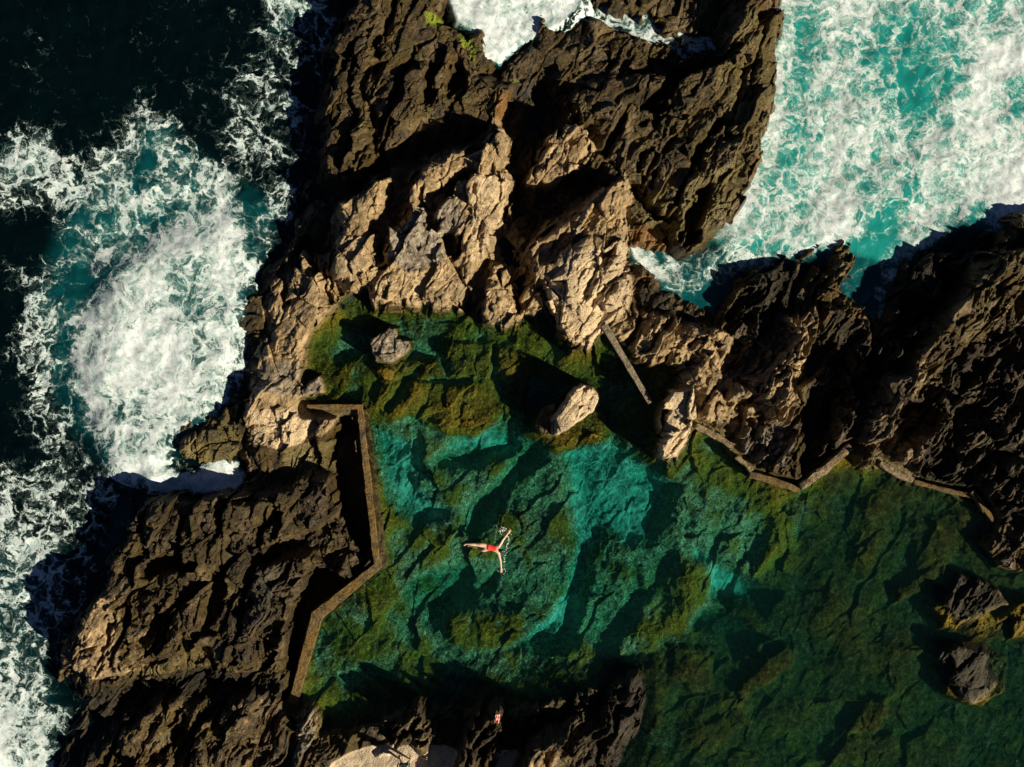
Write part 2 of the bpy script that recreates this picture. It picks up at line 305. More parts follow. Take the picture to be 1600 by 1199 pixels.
 ([(835,655),(845,638),(868,625),(862,660),(862,682),(845,680),(832,670)], .55, .2, (0,0), .1),
 ([(605,510),(618,512),(622,528),(638,532),(642,545),(625,560),(605,568),(583,566),(578,545),(580,528)], 1.05, .12, (0,0), .1),
 ([(495,584),(506,600),(508,612),(498,618),(478,624),(470,618),(482,600)], .85, .18, (0,0), .05),
 ([(1470,1020),(1492,1010),(1530,1012),(1548,1025),(1543,1045),(1565,1070),(1550,1085),(1520,1102),(1500,1092),(1490,1070),(1470,1055),(1462,1035)], .47, .25, (0,0), .1),
 ([(1485,915),(1500,893),(1530,900),(1560,920),(1580,945),(1540,965),(1500,972),(1480,955),(1470,935)], .47, .25, (0,0), .1),
]
CRACK = [
 ([(645,95),(622,150),(598,205),(560,262)], .10, .5),
 ([(570,110),(580,160),(586,205),(592,250)], .08, .4),
 ([(548,80),(540,150),(560,185),(545,220),(532,260)], .09, .5),
 ([(615,0),(600,60),(590,120)], .10, .5),
 ([(585,352),(586,385),(592,412)], .10, .9),
 ([(560,440),(567,470),(575,482)], .10, .6),
 ([(470,380),(450,440),(445,470)], .10, .7),
 ([(480,380),(500,430),(515,470)], .09, .7),
 ([(505,410),(520,440),(528,470)], .07, .5),
 ([(735,275),(715,290),(690,300)], .08, .4),
 ([(745,268),(752,280)], .08, .4),
 ([(773,278),(776,284)], .07, .7),
 ([(747,300),(748,360),(745,420)], .04, .3),
 ([(695,380),(712,420),(722,440)], .05, .4),
 ([(840,440),(852,475),(866,506)], .09, 1.0),
 ([(848,436),(872,470)], .05, .4),
 ([(925,480),(950,440),(975,425)], .06, .5),
 ([(905,470),(920,440),(940,420),(950,395)], .05, .4),
 ([(888,345),(905,330)], .06, .5),
 ([(930,235),(910,262),(880,290)], .06, .5),
 ([(1005,500),(985,540)], .08, .6),
 ([(1040,500),(1010,545)], .08, .5),
 ([(1080,540),(1100,520),(1120,545)], .08, .5),
 ([(1060,575),(1090,570)], .06, .4),
 ([(1215,470),(1200,520),(1170,580)], .12, .5),
 ([(1248,520),(1225,570),(1190,605)], .06, .5),
 ([(1112,605),(1098,645)], .06, .6),
 ([(1195,650),(1178,690)], .07, .5),
 ([(1160,100),(1150,180),(1130,215)], .08, .3),
 ([(1190,30),(1180,100),(1165,160)], .10, .35),
 ([(1000,200),(1040,180),(1080,190)], .06, .3),
 ([(1010,240),(1000,290)], .06, .4),
 ([(1045,215),(1020,260),(1015,300)], .06, .4),
 ([(1085,250),(1060,300),(1045,335)], .08, .5),
 ([(360,790),(340,830),(330,870)], .10, .5),
 ([(300,785),(285,830),(282,870)], .10, .5),
 ([(232,800),(232,860)], .07, .4),
 ([(425,800),(400,850),(392,900),(370,960)], .12, .5),
 ([(395,930),(370,1000),(360,1040)], .08, .4),
 ([(285,930),(262,980),(245,1030)], .09, .5),
 ([(190,940),(175,1000),(160,1030)], .09, .7),
 ([(205,950),(195,1000),(180,1040)], .09, .7),
 ([(340,1100),(310,1140),(290,1190)], .10, .6),
 ([(275,1140),(255,1190)], .10, .6),
 ([(655,1110),(640,1130),(620,1165)], .05, .5),
 ([(765,1115),(745,1150),(730,1199)], .06, .6),
 ([(780,1140),(760,1170),(750,1199)], .06, .6),
 ([(840,700),(800,745),(760,790),(740,830)], .30, .8),
 ([(680,725),(740,720),(800,700)], .20, .6),
 ([(920,880),(900,940),(890,1000)], .20, .4),
 ([(720,910),(700,950),(670,980)], .25, .6),
 ([(780,590),(800,640),(792,690)], .15, .4),
 ([(770,540),(775,575),(768,590)], .08, .45),
 ([(600,640),(640,585),(650,580)], .10, .4),
]

# ------------------------------------------------------------------ macro height on a coarse grid
GX0, GX1, GY0, GY1 = -24.2, 24.2, -18.2, 18.2
MS = 0.075
mx = np.arange(GX0-1, GX1+1, MS); my = np.arange(GY0-1, GY1+1, MS)
MX, MY = np.meshgrid(mx, my)
def conv(poly, z): return [W(u, v, z) for u, v in poly]
dl = sdf(conv(LAND, 0), MX, MY)
hm = np.where(dl > 0, 0.62*(1-np.exp(-np.maximum(dl, 0)*1.6)), np.maximum(dl*1.3, -2.6))
POOLW = conv(POOL, PZ)
dp = sdf(POOLW, MX, MY)
# the weedy floor falls away from the pool's edge
fl = PZ - 0.22 - 0.68*(1-np.exp(-np.maximum(dp, 0)*0.8))
zse0 = sst(-1.5, 1.5, sdf([W(u, v, PZ) for u, v in [(1000,1060),(1130,960),(1230,880),(1320,740),(1900,700),(1900,1400),(900,1400),(940,1150)]], MX, MY))
fl = np.where(fl < PZ-.3, (PZ-.3)+(fl-PZ+.3)*(1-.25*zse0), fl)
k = sst(-0.18, 0.12, dp); hm = hm*(1-k)+fl*k
del zse0
def apply_poly(hm, poly, z, wd, tilt=(0, 0), dome=0.0):
    pw = conv(poly, max(z, 0))
    sl_ = box_of(pw, wd+.3, mx, my)
    X = MX[sl_]; Y = MY[sl_]
    if X.size == 0: return
    d = sdf(pw, X, Y)
    cx = sum(p[0] for p in pw)/len(pw); cy = sum(p[1] for p in pw)/len(pw)
    t = z+(X-cx)*tilt[0]+(Y-cy)*tilt[1]+dome*(1-np.exp(-np.maximum(d, 0)/0.5))-dome*0.5
    k = sst(-wd*0.45, wd*0.55, d)
    hm[sl_] = hm[sl_]*(1-k)+t*k
for f in FLOOR: apply_poly(hm, f[0], (f[1] if f[1] > -.2 else (f[1]*.32-.02 if f[1] > -1.15 else -.3+(f[1]+.3)*.42)), f[2], (0, 0), .15)
for f in MASS: apply_poly(hm, *f)
for pts, wd, dep in CRACK:
    pw = conv(pts, .8); sl_ = box_of(pw, wd*4, mx, my)
    d = lined(pw, MX[sl_], MY[sl_]); hm[sl_] -= dep*np.exp(-(d/(wd*1.3))**2)

# zone maps on the coarse grid: dry tan stone, weed, grey, orange and bright green growth, sand
def zone(polys, soft):
    r = np.zeros(MX.shape)
    for poly, val in polys:
        pw = conv(poly, 1.0); sl_ = box_of(pw, soft*2, mx, my)
        r[sl_] = np.maximum(r[sl_], val*sst(-soft, soft, sdf(pw, MX[sl_], MY[sl_])))
    return r
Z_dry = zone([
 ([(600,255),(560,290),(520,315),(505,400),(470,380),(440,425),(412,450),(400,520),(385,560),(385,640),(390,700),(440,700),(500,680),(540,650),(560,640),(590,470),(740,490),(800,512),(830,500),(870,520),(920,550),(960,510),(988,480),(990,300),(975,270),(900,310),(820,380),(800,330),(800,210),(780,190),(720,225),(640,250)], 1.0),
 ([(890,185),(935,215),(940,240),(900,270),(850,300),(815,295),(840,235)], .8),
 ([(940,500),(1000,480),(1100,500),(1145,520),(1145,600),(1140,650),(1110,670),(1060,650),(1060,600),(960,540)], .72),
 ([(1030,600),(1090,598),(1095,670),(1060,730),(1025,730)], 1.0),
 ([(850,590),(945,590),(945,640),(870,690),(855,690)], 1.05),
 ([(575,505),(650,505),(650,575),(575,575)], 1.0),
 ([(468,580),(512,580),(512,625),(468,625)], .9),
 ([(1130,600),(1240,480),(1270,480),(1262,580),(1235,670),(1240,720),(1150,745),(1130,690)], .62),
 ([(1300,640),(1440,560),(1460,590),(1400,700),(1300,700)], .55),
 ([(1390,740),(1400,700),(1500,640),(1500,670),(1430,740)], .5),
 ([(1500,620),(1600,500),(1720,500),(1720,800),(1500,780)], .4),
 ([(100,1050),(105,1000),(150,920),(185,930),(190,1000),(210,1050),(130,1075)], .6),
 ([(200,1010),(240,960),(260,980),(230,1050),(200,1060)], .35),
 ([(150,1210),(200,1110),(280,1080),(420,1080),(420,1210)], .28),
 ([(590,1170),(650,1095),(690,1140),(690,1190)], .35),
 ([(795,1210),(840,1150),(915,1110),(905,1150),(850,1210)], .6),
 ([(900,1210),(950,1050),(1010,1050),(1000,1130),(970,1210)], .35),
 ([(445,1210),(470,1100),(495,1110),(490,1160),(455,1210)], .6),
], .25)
Z_grey = zone([
 ([(665,310),(705,305),(730,330),(720,370),(690,380),(700,410),(640,430),(600,400),(600,360),(640,355)], 1.0),
 ([(400,570),(460,560),(505,590),(505,625),(440,620),(400,610)], .8),
 ([(830,400),(900,360),(920,380),(880,420)], .8),
 ([(1120,690),(1170,660),(1250,660),(1230,730),(1150,730)], .9),
 ([(395,880),(440,850),(450,900),(410,980),(395,960)], .7),
 ([(445,1210),(470,1100),(495,1110),(490,1160),(455,1210)], .9),
 ([(575,505),(650,505),(650,575),(575,575)], .8),
 ([(1040,610),(1065,605),(1068,660),(1045,660)], .6),
 ([(1150,500),(1240,480),(1200,600),(1150,600)], .6),
 ([(790,120),(870,110),(880,180),(800,200)], .6),
], .2)
Z_or = zone([
 ([(768,140),(800,138),(798,170),(780,195),(760,180)], 1.0),
 ([(985,352),(1048,352),(1050,392),(985,392)], 1.3),
 ([(985,418),(1040,430),(1040,460),(990,450)], .8),
 ([(1110,0),(1230,0),(1215,150),(1195,220),(1130,170),(1130,80)], .55),
 ([(1185,220),(1200,235),(1190,270),(1165,295),(1160,270)], .8), ([(1060,300),(1160,250),(1170,300),(1095,390),(1065,395)], .5),
 ([(670,50),(720,50),(740,130),(690,110)], .5),
 ([(1275,440),(1330,440),(1320,480),(1280,540),(1280,500)], .5),
 ([(1310,360),(1345,370),(1340,410),(1310,420)], .6),
 ([(420,720),(500,740),(470,790),(400,760)], .4),
 ([(1520,770),(1560,820),(1540,830),(1515,790)], .7),
], .2)
Z_gr = zone([
 ([(662,22),(690,22),(692,45),(668,42)], 1.0),
 ([(712,45),(735,42),(742,75),(722,78)], .9),
 ([(734,72),(745,70),(745,100),(732,95)], .8),
 ([(650,175),(680,170),(682,186),(652,186)], .45),
 ([(795,115),(812,120),(808,130),(795,128)], .8),
 ([(300,670),(345,665),(330,700),(300,705)], .35),
 ([(325,830),(375,830),(370,850),(330,850)], .35),
 ([(430,810),(480,812),(470,825),(435,822)], .4),
 ([(1130,120),(1200,150),(1190,200),(1140,180)], .25),
 ([(1000,300),(1050,330),(1050,350),(990,345)], .3),
 ([(1470,530),(1520,520),(1500,580),(1460,580)], .35),
 ([(1040,555),(1070,560),(1070,575),(1050,578)], .6),
], .15)
Z_alg = zone([
 ([(270,700),(300,660),(360,640),(385,700),(360,740),(270,740)], .8),
 ([(440,700),(490,690),(530,690),(520,740),(440,740)], .9),
 ([(180,1060),(300,1010),(340,1020),(320,1060),(220,1075)], .55),
 ([(1000,300),(1160,250),(1170,300),(1090,400),(980,340)], .6), ([(1120,20),(1225,20),(1205,240),(1140,260),(1110,150)], .55), ([(1000,110),(1120,120),(1120,330),(990,340),(950,220)], .38), ([(600,0),(700,0),(740,120),(640,200),(600,120)], .30), ([(1300,365),(1340,370),(1335,430),(1305,440)], .6),
 ([(505,560),(600,560),(600,640),(505,635)], 1.0),
], .25)
Z_sand = zone([([(500,1290),(515,1195),(540,1180),(575,1170),(640,1165),(700,1170),(720,1180),(790,1174),(812,1178),(820,1290)], 1.0)], .12)
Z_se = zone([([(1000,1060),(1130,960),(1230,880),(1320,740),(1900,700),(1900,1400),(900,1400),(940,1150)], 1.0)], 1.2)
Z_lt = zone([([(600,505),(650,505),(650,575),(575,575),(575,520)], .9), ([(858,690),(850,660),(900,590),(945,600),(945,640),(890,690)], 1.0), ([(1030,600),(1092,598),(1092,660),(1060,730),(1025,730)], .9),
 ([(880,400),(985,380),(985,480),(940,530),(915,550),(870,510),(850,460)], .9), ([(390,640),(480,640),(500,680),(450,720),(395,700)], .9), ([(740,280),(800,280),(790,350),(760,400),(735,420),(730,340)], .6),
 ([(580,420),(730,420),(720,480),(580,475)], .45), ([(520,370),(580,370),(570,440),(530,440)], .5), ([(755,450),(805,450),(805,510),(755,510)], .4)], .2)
Z_bk = zone([([(1462,1012),(1492,1004),(1550,1008),(1572,1070),(1520,1108),(1480,1075)], 1.0), ([(1470,930),(1485,895),(1530,895),(1586,940),(1500,978)], 1.0),  # near-black wet rock, plus shade of pits, slots and channel put into the colour
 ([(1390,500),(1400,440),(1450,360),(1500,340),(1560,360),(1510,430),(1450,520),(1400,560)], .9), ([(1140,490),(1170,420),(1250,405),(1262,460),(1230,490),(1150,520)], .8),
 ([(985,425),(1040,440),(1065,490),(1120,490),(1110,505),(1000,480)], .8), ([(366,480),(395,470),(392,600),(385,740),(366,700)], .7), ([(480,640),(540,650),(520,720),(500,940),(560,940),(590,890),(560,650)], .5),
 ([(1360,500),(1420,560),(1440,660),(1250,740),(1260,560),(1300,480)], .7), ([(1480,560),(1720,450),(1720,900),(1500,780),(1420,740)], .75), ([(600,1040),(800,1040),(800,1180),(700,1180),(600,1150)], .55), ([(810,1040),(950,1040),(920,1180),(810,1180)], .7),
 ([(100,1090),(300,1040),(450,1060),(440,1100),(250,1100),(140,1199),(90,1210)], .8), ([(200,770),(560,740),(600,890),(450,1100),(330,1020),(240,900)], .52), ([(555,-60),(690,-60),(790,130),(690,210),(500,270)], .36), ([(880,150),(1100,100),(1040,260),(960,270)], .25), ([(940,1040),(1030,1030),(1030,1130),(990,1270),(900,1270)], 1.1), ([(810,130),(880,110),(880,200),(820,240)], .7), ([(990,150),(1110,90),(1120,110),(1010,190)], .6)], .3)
# vivid pale sand floor of the deep channels
Z_pale = zone([(f[0], .8) for f in FLOOR[3:8]], .75)

def bil(A, x, y):
    fx = np.clip((x-mx[0])/MS, 0, len(mx)-1.001); fy = np.clip((y-my[0])/MS, 0, len(my)-1.001)
    ix = fx.astype(np.int32); iy = fy.astype(np.int32); fx = fx-ix; fy = fy-iy
    return (A[iy, ix]*(1-fx)+A[iy, ix+1]*fx)*(1-fy)+(A[iy+1, ix]*(1-fx)+A[iy+1, ix+1]*fx)*fy

# which boulder or crag each cell belongs to
PIECES = [
 ('rock_pillar', 'narrow tan rock pillar at the upper pool edge between the two big crags', 'rock', MASS and [(765,402),(782,401),(790,426),(801,455),(811,475),(810,498),(792,512),(764,513),(749,492),(753,460),(760,430)], 1.3),
 ('boulder', 'pale tan slab-shaped boulder standing alone in the pool near the middle', 'boulder', [(912,590),(932,600),(944,622),(934,646),(912,665),(890,678),(876,688),(858,686),(830,680),(828,662),(842,632),(866,616),(890,605)], 1.3),
 ('boulder', 'grey rounded boulder in the small upper basin of the pool', 'boulder', [(604,505),(622,508),(628,524),(644,530),(648,546),(628,566),(605,573),(580,571),(573,545),(575,525)], .8),
 ('boulder', 'small pointed grey boulder just above the corner of the pool wall', 'boulder', [(495,578),(510,598),(513,614),(500,622),(478,627),(466,620),(478,600)], .7),
 ('boulder', 'bright tan upright boulder on the right shore where the low concrete walls begin', 'boulder', [(1044,606),(1060,603),(1088,597),(1091,630),(1087,664),(1087,674),(1073,703),(1057,724),(1042,731),(1029,718),(1032,690),(1028,670),(1031,640)], 1.7),
 ('boulder', 'round dark boulder ringed by yellow weed in the lower right of the pool', 'boulder', [(1465,1012),(1492,1004),(1532,1006),(1554,1022),(1550,1045),(1572,1070),(1555,1090),(1520,1108),(1497,1098),(1486,1074),(1464,1058),(1456,1035)], .6),
 ('boulder', 'dark wet boulder with glinting edge at the right of the pool, above the ringed boulder', 'boulder', [(1480,910),(1498,887),(1532,894),(1564,915),(1586,945),(1543,971),(1500,978),(1474,958),(1464,935)], .6),
 ('boulder', 'reddish brown boulder at the mouth of the turquoise cove', 'boulder', [(982,352),(1024,351),(1050,368),(1044,390),(1010,394),(986,384)], .4),
 ('rock_slab', 'tan elongated slab leaning on the dark headland above the biggest crag', 'rock', [(890,185),(908,194),(930,212),(942,235),(928,260),(902,276),(872,291),(850,302),(815,296),(823,268),(840,238),(856,212),(872,196)], 1.7),
 ('crag', 'large tan crag with a deep dark hollow, left of the black cleft', 'crag', [(634,305),(642,268),(664,250),(690,245),(712,232),(728,229),(750,217),(764,200),(780,190),(795,202),(800,222),(795,242),(794,262),(802,288),(803,305),(799,338),(777,354),(772,385),(752,410),(746,434),(732,454),(728,482),(700,480),(680,484),(655,481),(620,478),(582,482),(566,455),(581,422),(589,382),(596,350),(622,328)], 1.6),
 ('crag', 'tallest pale tan crag, right of the black cleft, reaching down to the plank', 'crag', [(976,270),(995,300),(991,342),(986,392),(991,450),(989,480),(967,502),(950,516),(940,534),(915,549),(894,545),(876,528),(860,507),(845,482),(828,455),(813,440),(818,390),(841,362),(868,341),(900,320),(924,296),(955,275)], 1.9),
 ('crag', 'narrow tan crag at the left, between the white surf and the large hollowed crag', 'crag', [(520,322),(542,304),(567,287),(580,267),(606,257),(613,286),(606,322),(592,350),(586,374),(585,407),(575,434),(558,451),(537,459),(522,440),(517,402),(519,370),(527,345)], 1.6),
 ('rock_spike', 'ochre topped rock spike jutting into the turquoise water on the right', 'rock', [(1297,392),(1325,363),(1340,370),(1338,404),(1327,442),(1312,470),(1278,480),(1273,470),(1276,440),(1296,418)], .8),
 ('rock', 'striped grey rock standing between the pool and the sand, left of the standing person', 'rock', [(597,1164),(622,1128),(650,1095),(665,1104),(673,1120),(687,1132),(689,1156),(668,1165),(642,1170),(610,1170)], 1.3),
]
def zone_amp(X, Y):
    r = np.full(MX.shape, .75)
    for poly, val in (([(480,-80),(880,-80),(880,110),(790,190),(600,260),(480,300)], .50), ([(800,-80),(1250,-80),(1220,300),(1080,400),(960,300),(860,180)], .55),
                      ([(370,270),(600,260),(800,180),(1000,260),(1000,540),(900,560),(560,500),(480,640),(380,760)], .55), ([(90,780),(600,740),(600,1290),(60,1290)], .75),
                      ([(1120,420),(1800,250),(1800,900),(1500,780),(1130,680)], .95), ([(940,480),(1150,490),(1150,680),(950,700)], .65), ([(600,1040),(1020,1040),(1020,1290),(600,1290)], .8)):
        k = sst(-.8, .8, sdf(conv(poly, .5), MX, MY)); r = r*(1-k)+val*k
    for i, (nm, lb, ct, poly, z) in enumerate(PIECES):
        if ct == 'boulder': k = sst(-.25, .1, sdf(conv(poly, z), MX, MY)); r = r*(1-k)+.4*k
    return bil(r, X, Y)
# ------------------------------------------------------------------ fine terrain
DS = 0.027
gx = np.arange(GX0, GX1, DS); gy = np.arange(GY0, GY1, DS)
NX, NY = len(gx), len(gy)
X, Y = np.meshgrid(gx, gy)
w1 = perlin(X*.9, Y*.9, 5); w2 = perlin(X*.9+40, Y*.9-7, 6)
w3 = perlin(X*3.1, Y*3.1, 7); w4 = perlin(X*3.1-9, Y*3.1+3, 8)
ca, sa = math.cos(math.radians(57)), math.sin(math.radians(57))
al = X*ca+Y*sa; ac = -X*sa+Y*ca
q1 = al+.22*w1+.03*w3; q2 = ac+.22*w2+.03*w4
calm = np.clip(zone_amp(X, Y), .2, 1.2)
h1, t1, e1 = facets(q1*.42, q2*.85, 11)
h2, t2, e2 = facets(q1*1.25+3, q2*1.95, 21)
h3, t3, e3 = facets(q1*3.2+9, q2*4.4, 31)
h4, t4, e4 = facets(X*6+.15*w3+9, Y*6+.15*w4, 37)
g2 = (h2*7.31) % 1.0-.5; g3 = (h3*5.77) % 1.0-.5
# broken blocks step in and out along every edge of the rock
pd0 = bil(dp, X, Y); off = 1-.85*sst(0, .8, pd0)
wx = X+.12*w1+.04*w3+off*(.34*h2+.14*h3); wy = Y+.12*w2+.04*w4+off*(.34*g2+.14*g3)
hb = bil(hm, wx, wy)
pool_d = bil(dp, X, Y)
inpool = sst(-.1, .3, pool_d)
under = sst(PZ+.15, PZ-.35, hb)*inpool           # 1 under the pool water
rock = np.maximum(sst(-.9, .1, hb), inpool)
sandz = bil(Z_sand, X, Y)
dry = bil(Z_dry, X+.25*w1, Y+.25*w2)
# strata run from lower left to upper right
strat = sst(2, 12, X)*(1-dry*.6)+sst(-8, -14, Y)*(1-sst(2, 12, X))*.8
strat = np.clip(strat, 0, 1)
r1 = ridged(q1*.28, q2*1.35, 41, 3)
r2 = ridged(q1*.9, q2*4.2, 43, 2)
f1 = fbm(X*1.3, Y*1.3, 51, 4); f2 = fbm(X*6, Y*6, 61, 3)
f3 = fbm(X*14, Y*14, 67, 2)
fm = sst(-.45, .45, perlin(X*.55+11, Y*.55-4, 97)+.4*perlin(X*1.4, Y*1.4, 98)); fm2 = .30+.85*fm
det = (h1*.55+t1*.55)*.95+(h2*.22+t2*.30)*.8*(.55+.6*fm)+((h3*.06+t3*.13)+(h4*.014+t4*.035)+.03*f2+.014*f3)*fm2+.06*f1
det -= .12*np.exp(-(e1/.04)**2)+.05*np.exp(-(e2/.05)**2)
det += strat*(.22*(r1-.5)+.05*fm2*(r2-.4))+(1-strat)*.02*(r2-.4)
sez = bil(Z_se, X+.6*f1, Y+.6*f1)
fw = fbm(X*.55+3, Y*.55, 91, 4, .45); fv = ridged(q1*.7, q2*1.2, 93, 2)
detw = ((h1*.10+t1*.35)*.6+(h2*.03+t2*.11)*.6+.05*f1+.20*fw+.02*(fv-.5)+.012*f2+.02*t3)*(1-.30*sez)
amp = calm*1.05
WALLS = [([(478,637),(563,637),(578,740),(592,868),(596,886),(497,962),(478,1030),(458,1100)], .40, .34), ([(1088,666),(1147,698)], .3, .5), ([(1152,714),(1176,736)], .22, .5),
 ([(1172,742),(1250,766)], .3, .3), ([(1252,762),(1330,698)], .3, .55), ([(1376,724),(1428,751)], .28, .5), ([(1430,753),(1522,776)], .25, .25), ([(1520,768),(1552,814)], .22, .4)]
hf = hb+rock*(det*amp*(1-under)+detw*under)*(1-.92*sandz)+sandz*.02*f1
for pts, wd, top in WALLS:                      # bedrock cut back where a wall was cast
    pw = conv(pts, .5); sl_ = box_of(pw, wd+.4, gx, gy)
    k = sst(wd+.12, wd-.05, lined(pw, X[sl_], Y[sl_])); z_ = hf[sl_]; hf[sl_] = z_*(1-k)+np.minimum(z_, top-.12)*k
del r1, w1, w2, w3, w4, h1, t1, h3, t3, e1, e3, h4, t4, e4
waves_dark = None

pid = np.full((NY, NX), -1, dtype=np.int16)
jx = X+.05*h2+.03*f2; jy = Y-.05*h2+.03*f2
for i, (nm, lb, ct, poly, z) in enumerate(PIECES):
    pw = conv(poly, z); sl_ = box_of(pw, .4, gx, gy)
    d = sdf(pw, jx[sl_], jy[sl_]); sub = pid[sl_]; sub[(d > 0) & (sub < 0)] = i

A = {'dry': np.clip(dry+.25*f1*dry, 0, 1.1), 'grey': bil(Z_grey, X, Y), 'rust': bil(Z_or, X, Y),
     'green': bil(Z_gr, X, Y), 'weed': np.clip(np.maximum(bil(Z_alg, X, Y), sst(PZ+.45, PZ+.12, hf)*sst(-.7, -.1, pool_d)), 0, 1),
     'sand': sandz*sst(.95, .8, hf), 'pale': bil(Z_pale, X, Y)*inpool*sst(-.3, -.7, hf), 'under': under,
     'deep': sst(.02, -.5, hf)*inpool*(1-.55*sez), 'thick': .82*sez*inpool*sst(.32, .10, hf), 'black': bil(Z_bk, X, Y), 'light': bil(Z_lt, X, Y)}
Zf = hf

# ------------------------------------------------------------------ node material helpers
class NB:
    def __init__(s, name):
        s.m = bpy.data.materials.new(name); s.m.use_nodes = True; s.t = s.m.node_tree; s.t.nodes.clear()
        s.out = s.t.nodes.new('ShaderNodeOutputMaterial')
    def n(s, ty, **kw):
        nd = s.t.nodes.new(ty)
        for k, v in kw.items():
            if k in ('ins',): 
                for a, b in v.items():
                    if hasattr(b, 'is_linked') or isinstance(b, bpy.types.NodeSocket): s.t.links.new(b, nd.inputs[a])
                    else: nd.inputs[a].default_value = b
            else: setattr(nd, k, v)
        return nd
    def link(s, a, b): s.t.links.new(a, b)
    def attr(s, nm): return s.n('ShaderNodeAttribute', attribute_name=nm).outputs['Fac']
    def mix(s, f, a, b, bt='MIX'):
        nd = s.n('ShaderNodeMix', data_type='RGBA', blend_type=bt)
        for sk, v in ((nd.inputs[0], f), (nd.inputs[6], a), (nd.inputs[7], b)):
            if isinstance(v, bpy.types.NodeSocket): s.link(v, sk)
            elif isinstance(v, tuple): sk.default_value = (*v, 1) if len(v) == 3 else v
            else: sk.default_value = v
        return nd.outputs[2]
    def math(s, op, a, b=None, c=None, clamp=False):
        nd = s.n('ShaderNodeMath', operation=op, use_clamp=clamp)
        for i, v in enumerate((a, b, c)):
            if v is None: continue
            if isinstance(v, bpy.types.NodeSocket): s.link(v, nd.inputs[i])
            else: nd.inputs[i].default_value = v
        return nd.outputs[0]
    def rng(s, v, a, b, c=0.0, d=1.0, smooth=True):
        nd = s.n('ShaderNodeMapRange', interpolation_type='SMOOTHSTEP' if smooth else 'LINEAR')
        s.link(v, nd.inputs[0])
        for i, q in ((1, a), (2, b), (3, c), (4, d)):
            if isinstance(q, bpy.types.NodeSocket): s.link(q, nd.inputs[i])
            else: nd.inputs[i].default_value = q
        return nd.outputs[0]
    def pos(s): return s.n('ShaderNodeNewGeometry').outputs['Position']
    def noise(s, vec, sc, det=4, rough=.6, dist=0):
        nd = s.n('ShaderNodeTexNoise'); nd.inputs['Scale'].default_value = sc; nd.inputs['Detail'].default_value = det
        nd.inputs['Roughness'].default_value = rough; nd.inputs['Distortion'].default_value = dist
        s.link(vec, nd.inputs['Vector']); return nd
    def voro(s, vec, sc, feat='F1'):
        nd = s.n('ShaderNodeTexVoronoi', feature=feat); nd.inputs['Scale'].default_value = sc
        s.link(vec, nd.inputs['Vector']); return nd
    def vadd(s, a, b, k=1.0):
        m = s.n('ShaderNodeVectorMath', operation='MULTIPLY_ADD'); s.link(b, m.inputs[0]); m.inputs[1].default_value = (k, k, k); s.link(a, m.inputs[2])
        return m.outputs[0]
    def scale(s, a, v):
        m = s.n('ShaderNodeVectorMath', operation='MULTIPLY'); s.link(a, m.inputs[0]); m.inputs[1].default_value = v; return m.outputs[0]
    def rot(s, a, ang):
        m = s.n('ShaderNodeVectorRotate', rotation_type='Z_AXIS'); s.link(a, m.inputs['Vector']); m.inputs['Angle'].default_value = ang; return m.outputs[0]
    def bump(s, h, strength, dist, nrm=None):
        b = s.n('ShaderNodeBump'); b.inputs['Strength'].default_value = strength; b.inputs['Distance'].default_value = dist
        s.link(h, b.inputs['Height'])
        if nrm is not None: s.link(nrm, b.inputs['Normal'])
        return b.outputs[0]
    def pr(s, **kw):
        p = s.n('ShaderNodeBsdfPrincipled')
        for k, v in kw.items():
            k = k.replace('_', ' ')
            if isinstance(v, bpy.types.NodeSocket): s.link(v, p.inputs[k])
            elif isinstance(v, tuple) and len(v) == 3: p.inputs[k].default_value = (*v, 1)
            else: p.inputs[k].default_value = v
        return p.outputs[0]

